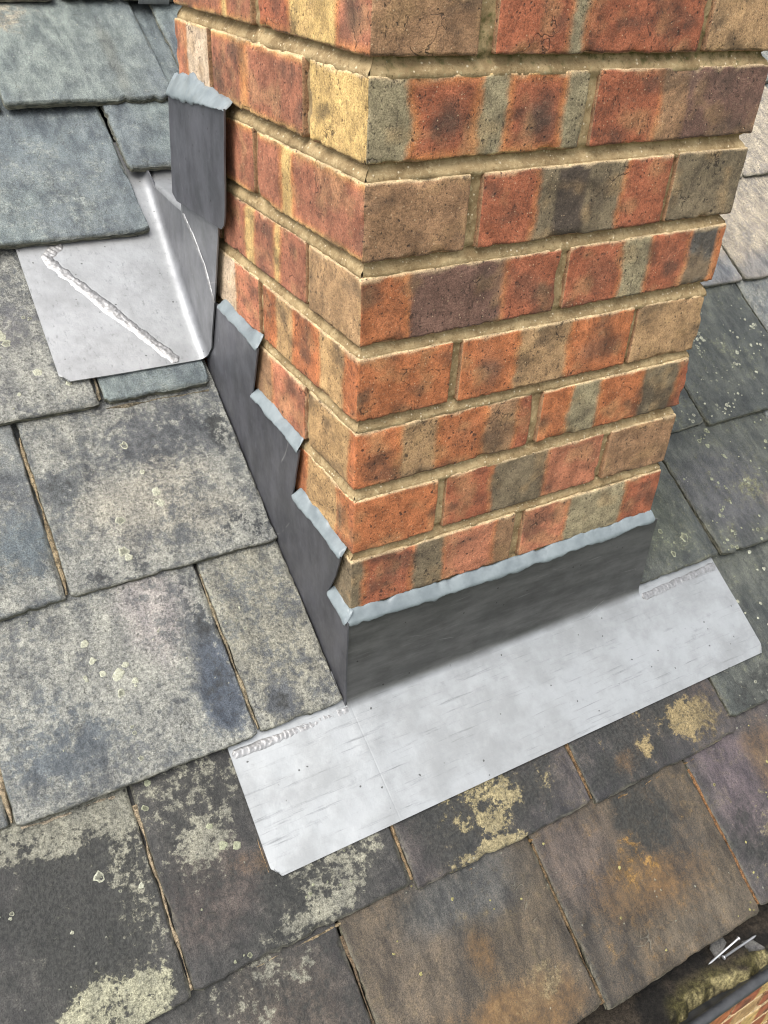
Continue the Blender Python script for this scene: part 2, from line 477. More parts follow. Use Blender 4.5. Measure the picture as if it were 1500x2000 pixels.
def make_slate(u0, u1, v0, seed, style='grey', t=TH, length=LEN, lift=0.0, blobs=(), hero=True, vis=GA, chips=0.45, roll=0.0):
    """one riven slate; origin at the middle of its tail, lying in roof coordinates"""
    W = u1 - u0
    st = STY[style]
    du = 0.0025 if hero else 0.012
    nu = max(8, int(W / du))
    a = np.linspace(0, 1, nu)
    e = np.array([0.0015, 0.0035, 0.006]) / W
    a = np.unique(np.concatenate([a, e, 1 - e]))
    nu = len(a)
    sv = np.concatenate([[0, 0.0015, 0.0035, 0.006], np.arange(0.0095, vis + 0.02, 0.0038 if hero else 0.014), [vis + 0.06, length]])
    nv = len(sv)
    A, S = np.meshgrid(a, sv)
    uu = u0 + A * W
    # ragged outline
    def rag(x, sd):
        r = (fbm(x * 30, sd * 3.7, 0, seed + sd, 3) - 0.5) * (0.0016 + .0014 * chips) + (fbm(x * 210, sd * 1.7, 0, seed + sd + 3, 3, 0.7) - 0.5) * (0.0012 + .0014 * chips)
        c = np.clip(fbm(x * 34, sd * 9.1, 1, seed + sd + 7, 4, 0.6) - 0.60, 0, 1) * 0.035 * chips
        return r, c
    rt, ct = rag(uu[0], 1)
    rl, cl = rag(S[:, 0] + v0, 2)
    rr, cr_ = rag(S[:, 0] + v0, 3)
    corner = chips * (np.clip(0.012 * vnoise(seed, 1.5, 1.5) - A[0] * W, 0, .01) * 0.8 + np.clip(0.012 * vnoise(seed, 2.5, 1.5) - (1 - A[0]) * W, 0, .01) * 0.8)
    tail = rt + ct + corner
    left, right = rl * 0.8 + cl * 0.6, -(rr * 0.8 + cr_ * 0.6)
    U = (u0 + left[:, None]) * (1 - A) + (u1 + right[:, None]) * A
    V = v0 + S + tail[None, :] * np.clip(1 - S / 0.08, 0, 1)
    # surface: bedding warp, cleavage terraces, worn arrises
    H = (lift + t) * (1 - S / GA)
    H = H + (fbm(U * 9, V * 9, 0, seed + 20, 3) - 0.5) * 0.0022
    ter = fbm(U * 14, V * 8, 0, seed + 31, 4)
    for th_ in (0.40, 0.52, 0.62):
        H = H + sstep(th_ - 0.008, th_ + 0.008, ter) * 0.00055
    H = H + (fbm(U * 60, V * 60, 0, seed + 41, 3) - 0.5) * 0.0007
    dl, dr, dt = A * W, (1 - A) * W, S
    wl = 0.0012 + 0.0050 * sstep(0.45, 0.75, fbm(V * 30, 0.3, 0, seed + 51, 3))
    wr = 0.0012 + 0.0050 * sstep(0.45, 0.75, fbm(V * 30, 0.7, 0, seed + 52, 3))
    wt = 0.0008 + 0.0036 * sstep(0.40, 0.75, fbm(U * 30, 0.9, 0, seed + 53, 3))
    bl, br, bt = np.clip(1 - dl / wl, 0, 1), np.clip(1 - dr / wr, 0, 1), np.clip(1 - dt / wt, 0, 1)
    bev = np.maximum(np.maximum(bl, br) * 0.40, bt * 0.38)
    H = H - bev * t * (0.35 + 1.0 * fbm(U * 170, V * 170, 0, seed + 54, 3, 0.7))
    H = H + roll * (A - 0.5) * W
    # masks
    mr = np.full(A.shape, st[3]); mg = np.full(A.shape, st[4]); mb = np.full(A.shape, st[5])
    tint = sstep(0.35, 0.65, fbm(U * 12, V * 7, 0, seed + 61, 4))
    base = st[0][None, None] * (1 - tint[..., None]) + st[1][None, None] * tint[..., None]
    crust = np.broadcast_to(st[2], A.shape + (3,)).copy()
    rel = S / vis
    for b in blobs:
        ch, bu, bs, ru_, rs_, amt = b[:6]
        wob = 0.55 * (fbm(U * 26, V * 26, 0, seed + 71, 3) - 0.5)
        d = np.sqrt(((A - bu) * W / ru_) ** 2 + ((rel - bs) * vis / rs_) ** 2) + wob
        w = sstep(1.0, 0.35, d)
        if ch == 'c': mr = mr + w * amt
        elif ch == 'r': mg = mg + w * amt
        elif ch == 'a': mb = mb + w * amt
        elif ch == 'b': base = base * (1 - (w * amt)[..., None]) + b[6][None, None] * (w * amt)[..., None]
        elif ch == 'k': crust = crust * (1 - (w * amt)[..., None]) + b[6][None, None] * (w * amt)[..., None]
    edge = np.clip(bev * 1.3, 0, 1)
    ou, ov = (u0 + u1) / 2, v0
    acc = Acc()
    P = np.stack([U - ou, V - ov, H], -1)
    mask = np.stack([mr, mg, mb, edge], -1)
    acc.grid(P, nu, nv, base=base.reshape(-1, 3), crust=crust.reshape(-1, 3), mask=mask.reshape(-1, 4))
    # broken sides, three layers deep
    def side(idx, nx, ny, flip):
        top = P.reshape(-1, 3)[idx]
        bt_ = base.reshape(-1, 3)[idx]; ck = crust.reshape(-1, 3)[idx]
        rows = []
        bot = (lift + t) * (1 - (top[:, 1]) / GA) - (t - 0.0012)
        for q, fr in enumerate((0.0, 0.35, 0.7, 1.0)):
            j = (fbm(top[:, 0] * 90, top[:, 1] * 90, q * 1.7, seed + 80 + q, 3) - 0.5) * 0.0030 * (0 if q == 0 else 1)
            z = top[:, 2] * (1 - fr) + np.minimum(bot, top[:, 2] - 0.001) * fr
            rows.append(np.stack([top[:, 0] + nx * j, top[:, 1] + ny * j, z], -1))
        n = len(idx)
        R = np.concatenate(rows)
        mk = np.tile(np.array([st[3] * 0.3, 0, 0.1, 1.0]), (4 * n, 1))
        mk[:n, 3] = edge.reshape(-1)[idx]
        acc.grid(R, n, 4, flip, base=np.tile(bt_, (4, 1)), crust=np.tile(ck, (4, 1)), mask=mk)
    I = np.arange(nu * nv).reshape(nv, nu)
    side(I[0], 0, 1, True)
    side(I[:, 0], 1, 0, False)
    side(I[:, -1], 1, 0, True)
    o = acc.build('slate', SLATE, roof, (ou, ov, 0))
    def surf(u, v):
        i = int(np.clip(np.searchsorted(sv, v - v0), 0, nv - 1)); j = int(np.clip(np.searchsorted(a, (u - u0) / W), 0, nu - 1))
        return H[i, j]
    o_info = dict(o=o, u0=u0, u1=u1, v0=v0, surf=surf, ou=ou, ov=ov, vis=vis)
    return o_info

SL = {}
_seed = [100]
def slate(key, u0, u1, v0, style='grey', **kw):
    _seed[0] += 13
    SL[key] = make_slate(u0 + 0.0018, u1 - 0.0018, v0, kw.pop('seed', _seed[0]), style, **kw)
    return SL[key]

OCH, SAND = sc(150, 118, 72), sc(196, 176, 146)
# -- eaves course
slate('B0', -0.350, -0.100, -0.402, 'dark', blobs=[('c', .6, .9, .10, .06, .3), ('b', .7, .5, .12, .16, .8, sc(98, 88, 80))])
slate('B1', -0.100, 0.145, -0.400, 'brown', blobs=[('b', .25, .6, .10, .12, .9, sc(104, 94, 82)), ('b', .6, .8, .10, .06, .8, sc(90, 92, 92)), ('r', .55, .5, .03, .05, .5), ('r', .65, .12, .09, .06, .55), ('r', .35, .15, .10, .06, .3), ('c', .75, .25, .04, .03, .35), ('a', .45, .85, .10, .03, .25)])
slate('B2', 0.145, 0.395, -0.408, 'brown', blobs=[('b', .2, .75, .08, .07, .7, sc(108, 97, 91)), ('a', .65, .75, .07, .08, .50), ('r', .40, .45, .08, .06, .42), ('k', .5, .5, .2, .2, 1, OCH), ('c', .45, .55, .05, .04, .30), ('b', .7, .15, .10, .05, .8, sc(112, 102, 88)), ('r', .65, .35, .08, .05, .3)])
slate('B3', 0.395, 0.645, -0.404, 'plum', blobs=[('b', .22, .75, .06, .16, .9, sc(100, 90, 94)), ('r', .5, .65, .05, .08, .5), ('a', .2, .35, .07, .07, .4), ('c', .3, .2, .07, .05, .35)])
# -- second course
slate('A0', -0.505, -0.255, -0.203, 'dark', blobs=[('a', .72, .55, .09, .10, .6), ('c', .72, .10, .12, .035, .62), ('c', .70, .92, .12, .045, .55), ('c', .93, .75, .035, .09, .30), ('c', .90, .32, .035, .05, .30), ('k', .7, .1, .2, .06, 1, sc(166, 164, 142))])
slate('A1', -0.255, -0.008, -0.200, 'dark', blobs=[('c', .25, .85, .09, .07, .32), ('c', .15, .55, .05, .05, .28), ('c', .75, .25, .08, .05, .38), ('c', .45, .06, .08, .02, .42), ('b', .2, .35, .07, .07, .8, sc(92, 82, 78)), ('r', .38, .42, .03, .02, .4), ('a', .5, .2, .05, .06, .3)])
slate('A2', -0.008, 0.242, -0.210, 'plum', lift=0.0012, blobs=[('a', .40, .35, .16, .14, .62), ('c', .45, .3, .07, .10, .40), ('c', .85, .35, .04, .05, .25), ('k', .5, .3, .2, .2, 1, sc(164, 152, 118)), ('b', .4, .55, .04, .03, .8, sc(122, 110, 116)), ('b', .75, .5, .04, .05, .8, sc(118, 106, 110)), ('c', .4, .02, .08, .015, .5)])
slate('A3', 0.242, 0.492, -0.214, 'plum', lift=0.0008, blobs=[('a', .40, .4, .15, .14, .62), ('c', .75, .20, .06, .04, .55), ('c', .40, .15, .02, .02, .5), ('k', .6, .2, .2, .2, 1, sc(150, 134, 100)), ('r', .30, .14, .05, .02, .3), ('r', .9, .3, .04, .04, .3)])
slate('A4', 0.492, 0.740, -0.196, 'olive', lift=0.0006, blobs=[('a', .3, .1, .09, .04, .3)])
# -- third course, either side of the chimney foot
slate('C0', -0.615, -0.367, 0.010, 'grey')
slate('C1', -0.365, -0.112, 0.006, 'crusty', lift=0.0064, blobs=[('a', .93, .35, .035, .09, .34), ('a', .25, .2, .10, .05, .22), ('a', .95, .75, .02, .06, .3), ('b', .2, .3, .10, .07, .8, sc(90, 98, 106)), ('b', .92, .3, .04, .1, .9, sc(84, 92, 104)), ('c', .6, .55, .07, .10, .18), ('k', .75, .8, .05, .09, .7, sc(176, 168, 166)), ('c', .92, .35, .03, .09, -.45), ('c', .25, .2, .1, .05, -.25)])
slate('C2', -0.112, -0.0068, 0.008, 'crusty', lift=0.0064, blobs=[('k', .5, .5, .1, .2, .8, sc(160, 156, 140)), ('a', .35, .12, .02, .02, .5), ('c', .35, .12, .03, .03, -.5), ('a', .2, .95, .03, .02, .2)])
slate('C3', 0.4515, 0.611, 0.012, 'olive', lift=0.0064, blobs=[('c', .5, .25, .06, .05, .12), ('b', .4, .5, .1, .1, .5, sc(92, 98, 84))])
slate('C4', 0.612, 0.862, 0.006, 'olive', lift=0.0064, blobs=[('b', .3, .4, .12, .10, .8, sc(92, 92, 96)), ('k', .5, .5, .2, .2, .8, sc(140, 138, 110)), ('c', .55, .35, .05, .04, .22), ('b', .62, .22, .03, .03, .9, sc(128, 116, 112))])
# -- fourth course
slate('D0', -0.505, -0.257, 0.214, 'grey', t=0.0095, blobs=[('b', .9, .3, .06, .07, .8, sc(92, 102, 108)), ('c', .9, .4, .04, .06, -.25), ('c', .85, .08, .06, .02, .3)])
slate('D1', -0.255, -0.0068, 0.217, 'crusty', blobs=[('a', .55, .80, .11, .05, .26), ('c', .55, .82, .11, .05, -.26), ('a', .10, .62, .03, .04, .35), ('c', .1, .62, .03, .04, -.3), ('a', .25, .07, .09, .025, .30), ('a', .9, .12, .05, .03, .35), ('k', .5, .4, .12, .08, .9, sc(170, 166, 154)), ('c', .35, .45, .07, .06, .2), ('a', .93, .75, .02, .05, .4)])
slate('D2', 0.456, 0.724, 0.212, 'olive')
slate('D3', 0.725, 0.975, 0.206, 'olive', lift=0.0015, t=0.009, blobs=[('c', .5, .5, .09, .07, .12)])
# -- fifth course
slate('E0', -0.400, -0.156, 0.441, 'crusty', t=0.009, blobs=[('b', .5, .5, .1, .1, .7, sc(112, 110, 112)), ('c', .6, .75, .08, .06, -.15), ('c', .8, .25, .08, .06, .1)])
slate('E1', -0.152, -0.014, 0.443, 'blue', t=0.0095, lift=0.0, chips=1.0)
slate('E2', 0.456, 0.739, 0.452, 'olive')
slate('E3', 0.741, 0.989, 0.452, 'pale', blobs=[('b', .5, .12, .2, .05, .9, sc(124, 128, 132)), ('c', .5, .10, .2, .06, -.6)])
slate('E4', 0.991, 1.240, 0.450, 'pale', blobs=[('b', .5, .1, .2, .04, .8, sc(130, 130, 130)), ('c', .5, .10, .2, .05, -.5)])
# -- sixth course, cut short behind the stack
slate('F0', -0.267, -0.0185, 0.682, 'blue', t=0.010, lift=0.0075, seed=777, blobs=[('c', .5, .35, .12, .12, .24), ('b', .6, .8, .1, .05, .6, sc(120, 130, 134))])
slate('F1', -0.0185, 0.240, 0.790, 'blue', t=0.010, lift=0.0070, chips=2.0, vis=0.14)
slate('F2', 0.242, 0.492, 0.792, 'blue', lift=0.0050, hero=False)
slate('F3', 0.494, 0.740, 0.676, 'pale', hero=False)
slate('F4', 0.742, 0.940, 0.674, 'pale')
slate('F5', 0.942, 1.149, 0.672, 'pale')
slate('F6', 1.151, 1.400, 0.676, 'pale', lift=0.001)
# -- seventh course and above
slate('G0', -0.150, 0.092, 0.914, 'blue', t=0.012, lift=0.006, chips=1.2, blobs=[('b', .4, .5, .2, .2, .7, sc(136, 144, 138)), ('k', .1, .85, .10, .06, 1, sc(190, 180, 160)), ('c', .12, .9, .07, .05, .35), ('b', .72, .4, .015, .12, .5, sc(112, 112, 104))])
slate('G1', 0.118, 0.365, 0.918, 'blue', lift=0.006, blobs=[])
slate('G9', -0.400, -0.152, 0.914, 'blue')
slate('H0', -0.272, -0.025, 1.121, 'pale', t=0.011, lift=0.004, blobs=[('k', .8, .1, .1, .06, 1, sc(206, 186, 140)), ('c', .8, .1, .1, .06, .4)])
slate('H1', -0.021, 0.224, 1.126, 'blue', t=0.015, lift=0.005, chips=1.6)
# -- the rest of the slope, beyond the picture
_rng = random.Random(5)
def fill(v0, joints, styles, lift=0.0):
    for u0, u1 in joints:
        slate('x%d' % len(SL), u0, u1, v0 + _rng.uniform(-.003, .003), _rng.choice(styles), hero=False, lift=lift)
fill(-0.402, [(-.85, -.60), (-.60, -.35), (.645, .895), (.895, 1.145), (1.145, 1.395)], ['dark', 'brown'])
fill(-0.203, [(-.755, -.505), (.74, .99), (.99, 1.24), (1.24, 1.49)], ['dark', 'olive'])
fill(0.008, [(-.865, -.615), (.862, 1.112), (1.112, 1.362)], ['grey', 'olive'])
fill(0.213, [(-.755, -.505), (.975, 1.225), (1.225, 1.475)], ['grey', 'olive'])
fill(0.446, [(-.65, -.40), (1.24, 1.49)], ['grey', 'olive'])
fill(0.680, [(-.767, -.517), (-.517, -.267), (1.40, 1.65)], ['blue', 'olive'])
fill(0.915, [(-.65, -.40), (.365, .615), (.615, .865), (.865, 1.115), (1.115, 1.365), (1.365, 1.615)], ['blue', 'grey'])
fill(1.125, [(-.522, -.272), (.224, .474), (.474, .724), (.724, .974), (.974, 1.224), (1.224, 1.474)], ['blue', 'grey'])
fill(1.340, [(-.40 + .25 * i, -.15 + .25 * i) for i in range(8)], ['blue', 'grey'])
fill(1.555, [(-.52 + .25 * i, -.27 + .25 * i) for i in range(9)], ['blue', 'grey'])

# ------------------------------------------------------------------ lichen rosettes: real crusts on the slates, one mass for each slate
def lichen(key, spots, rng):
    s = SL[key]
    acc = Acc()
    for (u, v, r, tone) in spots:
        n = 11
        ph = rng.uniform(0, 6)
        rings, cols = [], []
        cent = s['surf'](u, v)
        rr = [r * (0.70 + 0.55 * rng.random()) for _ in range(n)]
        c0 = np.array(tone)
        hollow = rng.random() < 0.35
        for q, (fr, hz, ck) in enumerate(((1.0, -0.0006, 0.80), (0.82, 0.0007, 1.1), (0.55, 0.0010 if not hollow else 0.0002, 1.0 if not hollow else 0.5), (0.2, 0.0007 if not hollow else 0.0001, 0.92 if not hollow else 0.42))):
            for i in range(n):
                an = ph + i * 2 * math.pi / n
                rings.append((u + math.cos(an) * rr[i] * fr - s['ou'], v + math.sin(an) * rr[i] * fr - s['ov'], cent + hz + rng.uniform(-.0002, .0003)))
                cols.append(c0 * ck * rng.uniform(.82, 1.15))
        F = []
        for q in range(3):
            for i in range(n):
                a_, b_ = q * n + i, q * n + (i + 1) % n
                F.append((a_, b_, b_ + n, a_ + n))
        F.append(tuple(3 * n + i for i in range(n)))
        acc.raw(rings, F, col=cols)
    o = acc.build('lichen', LICHEN, s['o'])
    o['kind'] = 'stuff'

def scatter(key, n, rmin, rmax, tone, seed, lo=0.03, hi=0.97, extra=()):
    rng = random.Random(seed)
    s = SL[key]
    W = s['u1'] - s['u0']
    sp = []
    for i in range(n):
        if sp and rng.random() < 0.45:
            q = rng.choice(sp)
            u, v = q[0] + rng.gauss(0, .008), q[1] + rng.gauss(0, .008)
        else:
            u, v = s['u0'] + W * rng.uniform(lo, hi), s['v0'] + s['vis'] * rng.uniform(.03, .97)
        if s['u0'] + .004 < u < s['u1'] - .004 and s['v0'] + .004 < v < s['v0'] + s['vis'] - .004:
            sp.append((u, v, rmin + (rmax - rmin) * rng.random() ** 2.2, tone * rng.uniform(.8, 1.1)))
    for (u, v, r) in extra:
        sp.append((u, v, r, tone))
    if sp:
        lichen(key, sp, rng)

WL, YL, GL = sc(200, 200, 178), sc(186, 178, 120), sc(176, 178, 150)
scatter('A4', 26, .0012, .0045, WL, 1, extra=[(.640, -.110, .008), (.655, -.118, .0075), (.668, -.112, .007), (.652, -.104, .006)])
scatter('C3', 16, .0012, .0045, GL, 2, extra=[(.566, .052, .0075), (.532, .035, .005)])
scatter('C4', 80, .0010, .0042, GL, 3)
scatter('D3', 130, .0010, .0040, WL, 4)
scatter('D2', 40, .0010, .0035, WL, 5)
scatter('E3', 14, .0010, .0035, WL, 6)
scatter('E4', 14, .0010, .0035, WL, 7)
scatter('C1', 14, .0010, .0035, WL, 8, extra=[(-.232, .118, .0070), (-.222, .127, .0040), (-.218, .106, .0040), (-.235, .098, .0045), (-.246, .125, .004), (-.255, .162, .005), (-.252, .142, .0045)])
scatter('D1', 8, .0010, .0030, WL, 9, extra=[(-.145, .385, .0055), (-.135, .345, .0038), (-.178, .290, .006), (-.128, .316, .0065), (-.127, .300, .005), (-.186, .252, .0065), (-.182, .243, .005)])
scatter('E0', 14, .0012, .0045, WL, 10, extra=[(-.243, .560, .009), (-.238, .548, .006), (-.214, .500, .0055)])
scatter('A1', 16, .0012, .004, GL, 11, extra=[(-.185, -.085, .0055), (-.172, -.090, .0048), (-.192, -.062, .004)])
scatter('A0', 10, .0012, .004, WL, 12, extra=[(-.305, -.066, .006)])
scatter('C2', 6, .0010, .0025, WL, 13)
scatter('D0', 8, .0010, .003, WL, 14)
scatter('B2', 10, .0010, .0022, YL, 15)
scatter('B3', 14, .0010, .0026, YL, 16)
scatter('B1', 10, .0010, .0022, YL, 17)
scatter('F4', 8, .0010, .003, WL, 18)
scatter('F5', 8, .0010, .003, WL, 19)

# ------------------------------------------------------------------ sand and rust grit packed in the joints
def grit(u_a, v_a, u_b, v_b, w, tone, h, seed, dens=1.0):
    n = max(8, int(math.hypot(u_b - u_a, v_b - v_a) / 0.0035))
    acc = Acc()
    t = np.linspace(0, 1, n)
    du, dv = u_b - u_a, v_b - v_a
    L = math.hypot(du, dv)
    nx, ny = -dv / L, du / L
    cu = u_a + du * t + (fbm(t * L * 40, 0, 0, seed, 3) - .5) * w * .8 * nx
    cv = v_a + dv * t + (fbm(t * L * 40, 0, 0, seed, 3) - .5) * w * .8 * ny
    ww = w * np.clip(1.7 * fbm(t * L * 40, 3, 0, seed + 3, 4) - .32, .10, 1.2) * dens
    P, Cc = [], []
    prof = [(-1, -.0030), (-.6, -.0003), (-.2, .0003), (.2, .0005), (.6, -.0002), (1, -.0030)]
    hh = np.interp(t, np.linspace(0, 1, len(h)), h) if isinstance(h, (list, tuple)) else np.full(n, h)
    for q, (o_, hz) in enumerate(prof):
        z = hh + hz + (fbm(t * L * 160, q * 2.3, 0, seed + 5, 3) - .5) * .0014
        P.append(np.stack([cu + nx * o_ * ww, cv + ny * o_ * ww, z], -1))
        Cc.append(np.asarray(tone)[None] * (0.7 + 0.6 * fbm(t * L * 90, q * 3.1, 0, seed + 9, 3))[:, None])
    acc.grid(np.concatenate(P), n, 6, col=np.concatenate(Cc))
    o = acc.build('joint_grit', GRIT, roof)
    o['kind'] = 'stuff'

def joint(u, v0, vis, w, tone, seed, lift=0.0, drop=0.0016):
    grit(u, v0 + .004, u + .001, v0 + vis - .004, w, tone, [lift + TH - drop, (lift + TH) * (1 - vis / GA) - drop + .0008], seed)
RUST, SANDY, DUST = sc(168, 104, 52), sc(174, 156, 128), sc(140, 128, 106)
joint(0.145, -.402, .185, .0046, sc(120, 100, 74), 1)
joint(0.395, -.404, .18, .0050, sc(142, 104, 70), 2)
joint(-0.100, -.401, .19, .0036, sc(124, 106, 84), 3)
joint(-0.255, -.200, .19, .0042, SANDY, 4)
joint(-0.008, -.200, .07, .0032, sc(156, 132, 100), 5, .0006)
joint(0.242, -.210, .08, .0034, sc(132, 106, 76), 6, .0008)
joint(-0.112, .008, .20, .0036, sc(156, 142, 116), 7, .0064)
joint(-0.366, .008, .14, .0065, SANDY, 8, .0034)
joint(-0.256, .217, .21, .0050, sc(164, 146, 116), 9)
joint(-0.154, .445, .05, .0030, DUST, 10)
# drifts of sand lying along the foot of a tail
grit(-.36, .0035, -.27, .0010, .0055, sc(190, 174, 150), .0004, 21)
grit(-.25, -.2055, -.02, -.203, .0030, sc(160, 142, 112), .0003, 22)
grit(.0, -.2155, .22, -.217, .0035, sc(150, 118, 76), .0006, 23)
grit(.25, -.2195, .44, -.220, .0045, sc(138, 112, 78), .0006, 24)
grit(.70, .2085, .76, .205, .0050, sc(150, 132, 84), .0010, 25)
grit(-.15, .4385, -.02, .4375, .0040, sc(136, 126, 106), .0004, 26)
# grit silting the foot of the lead
grit(-.1505, .0, -.1505, -.128, .0016, sc(168, 140, 104), [.0010, .0062], 27)

# ------------------------------------------------------------------ brick chimney
PAL = {'R': lin(176, 100, 66), 'O': lin(196, 116, 66), 'M': lin(178, 112, 82), 'T': lin(184, 146, 102), 'Y': lin(222, 184, 112),
       'G': lin(164, 150, 116), 'K': lin(88, 76, 66), 'P': lin(130, 96, 82), 'B': lin(166, 126, 90), 'D': lin(134, 118, 92),
       'S': lin(198, 124, 88), 'C': lin(220, 194, 164), 'U': lin(98, 94, 88), 'N': lin(216, 138, 72), 'A': lin(200, 160, 106)}
for _k in PAL:                              # fired clay: pull the tones together, darker and less saturated than the picture's highlights
    _g = PAL[_k].mean()
    PAL[_k] = (PAL[_k] * 0.90 + _g * 0.10) * 0.80

def face_color(l, z, L, H, spec, seed):
    """kiln-striped face: l along the face and z up it (metres, 0 at the starting arris)"""
    bands, frame = spec
    lw = l + (fbm(l * 30, z * 40, 0, seed, 3) - .5) * 0.011 + (fbm(l * 350, z * 350, 0, seed + 2, 2) - .5) * 0.004
    col = np.zeros(l.shape + (3,))
    st = 0.0
    nb = len(bands)
    for i, (end, code, core) in enumerate(bands):
        if i == nb - 1: end = 9.0
        en = min(end, L)
        a = np.ones_like(lw) if i == 0 else sstep(st - .0036, st + .0036, lw)
        w = a * (1.0 if i == nb - 1 else 1 - sstep(end - .0036, end + .0036, lw))
        c = np.broadcast_to(PAL[code], col.shape).copy()
        if code in 'RMOS':
            # orange halo along the panel's rim
            de = np.minimum(lw - st if i > 0 else lw + .012, en - lw if i < nb - 1 else L - lw + .012)
            if frame:
                de = np.minimum(de, np.minimum(z, H - z) + 0.001)
            hal = (1 - sstep(.0008, .0085 if not frame else .012, de)) * (0.5 if not frame else .78)
            c = c * (1 - hal[..., None]) + PAL['N'] * hal[..., None]
        if core:
            cx, cw = (st + en) / 2 + (vnoise(seed * 1.37, i * 2.1, 0) - .5) * .018, max((en - st) * (.28 + .14 * vnoise(seed * .71, i, 1)), .008)
            dd = np.sqrt(((lw - cx) / cw) ** 2 + ((z - H * .48) / (H * .42)) ** 2) + (fbm(l * 45, z * 45, 2, seed + 4, 4) - .5) * 1.1
            k = (1 - sstep(.10, 1.15, dd)) * core * .85
            c = c * (1 - k[..., None]) + PAL['K'] * k[..., None]
        col += c * w[..., None]
        st = end
    if frame:
        fr = (1 - sstep(.001, .0065 * frame, np.minimum(z * 1.2, (H - z) * 1.6) + (fbm(l * 50, z * 20, 5, seed, 2) - .5) * .005)) * 0.8
        col = col * (1 - fr[..., None]) + PAL['Y'] * fr[..., None]
    # soot and weather in broad patches
    so = fbm(l * 26, z * 34, 0, seed + 11, 4)
    col = col * (0.66 + 0.66 * so)[..., None]
    wm = sstep(.52, .74, fbm(l * 40, z * 46, 7, seed + 15, 4)) * .35
    col = col * (1 - wm[..., None]) + PAL['A'] * .92 * wm[..., None]
    dk = sstep(.54, .76, fbm(l * 30, z * 40, 3, seed + 12, 5, .6)) * .58
    col = col * (1 - dk[..., None]) + PAL['K'] * .7 * dk[..., None]
    # cement smear and painted ledge light on the upper arris, darker along the lower
    sm = (1 - sstep(.0008, .0030, H - z + (fbm(l * 70, 0, 0, seed + 13, 4) - .5) * .006)) * .62
    col = col * (1 - sm[..., None]) + lin(204, 180, 142) * sm[..., None]
    gr = (1 - sstep(.0005, .0030, z + (fbm(l * 90, 0, 0, seed + 14, 3) - .45) * .004)) * .55
    col = col * (1 - gr[..., None]) + PAL['K'] * .6 * gr[..., None]
    return col

def axis(n0, n1, d):
    k = max(2, int((n1 - n0) / d))
    a = np.linspace(n0, n1, k + 1)
    e = np.array([.0007, .0016, .0030])
    return np.unique(np.concatenate([a, n0 + e, n1 - e]))

def make_brick(parent, x0, x1, y0, y1, z0, z1, seed, front=None, left=None, hero=True, skew=0.0, name='brick'):
    """fired brick with worn arrises; front looks to -y, left looks to -x"""
    cx, cy, cz = (x0 + x1) / 2, (y0 + y1) / 2, (z0 + z1) / 2
    hx, hy, hz = (x1 - x0) / 2, (y1 - y0) / 2, (z1 - z0) / 2
    fine, mid, rough_ = .0030, .006, .05
    acc = Acc()
    dflt = PAL['B']
    def place(P):
        g = P + np.array([cx, cy, cz])
        wear = fbm(g[:, 0] * 55, g[:, 1] * 55, g[:, 2] * 55, seed, 3)
        r = .0015 + .0012 * wear + .0060 * sstep(.60, .78, fbm(g[:, 0] * 38, g[:, 1] * 38, g[:, 2] * 38, seed + 3, 3))
        low = sstep(-hz + .007, -hz + .001, P[:, 2])
        r = r + low * .011 * np.clip(fbm(g[:, 0] * 260, g[:, 1] * 260, 0, seed + 8, 3, .7) - .47, 0, 1)
        r = np.minimum(r, .008)
        hh = np.array([hx, hy, hz])
        inn = np.clip(P, -(hh - r[:, None]), hh - r[:, None])
        d = P - inn
        ln = np.linalg.norm(d, axis=1, keepdims=True) + 1e-9
        nrm = d / ln
        out = inn + nrm * r[:, None]
        disp = (fbm(g[:, 0] * 38, g[:, 1] * 38, g[:, 2] * 38, seed + 5, 3) - .5) * .0016 + (fbm(g[:, 0] * 240, g[:, 1] * 240, g[:, 2] * 240, seed + 6, 2) - .5) * .0006
        return out + nrm * disp[:, None]
    ax = {0: axis(-hx, hx, fine if front else mid * 4), 1: axis(-hy, hy, fine if left else mid * 4), 2: axis(-hz, hz, fine)}
    if not hero:
        ax = {i: axis(-h, h, .03) for i, h in enumerate((hx, hy, hz))}
    for axn, sgn in ((1, -1), (0, -1), (2, 1), (2, -1), (0, 1), (1, 1)):
        others = [i for i in range(3) if i != axn]
        A_, B_ = np.meshgrid(ax[others[0]], ax[others[1]])
        P = np.zeros((A_.size, 3))
        P[:, others[0]] = A_.ravel(); P[:, others[1]] = B_.ravel(); P[:, axn] = sgn * (hx, hy, hz)[axn]
        if axn == 1 and sgn < 0 and front:
            c = face_color(P[:, 0] + hx, P[:, 2] + hz, 2 * hx, 2 * hz, front, seed)
        elif axn == 0 and sgn < 0 and left:
            c = face_color(P[:, 1] + hy, P[:, 2] + hz, 2 * hy, 2 * hz, left, seed + 50)
        elif axn == 2 and sgn > 0:
            c = np.tile(lin(190, 168, 130), (len(P), 1)) * (0.7 + 0.5 * fbm(P[:, 0] * 90, P[:, 1] * 90, 0, seed, 3))[:, None]
        else:
            c = np.tile(dflt, (len(P), 1))
        flip = (sgn > 0) if axn == 1 else (sgn < 0)
        acc.grid(place(P), len(ax[others[0]]), len(ax[others[1]]), flip, col=c)
    o = acc.build(name, BRICK, parent, (cx, cy, cz), (0, skew, 0))
    return o

chimney = thing('brick_chimney', 'square chimney stack of weathered kiln-striped red and buff bricks rising from the slates', 'chimney')
S_ = 0.001
def fb(*items, frame=0):
    return ([(e * S_, c, k) for e, c, k in items], frame)
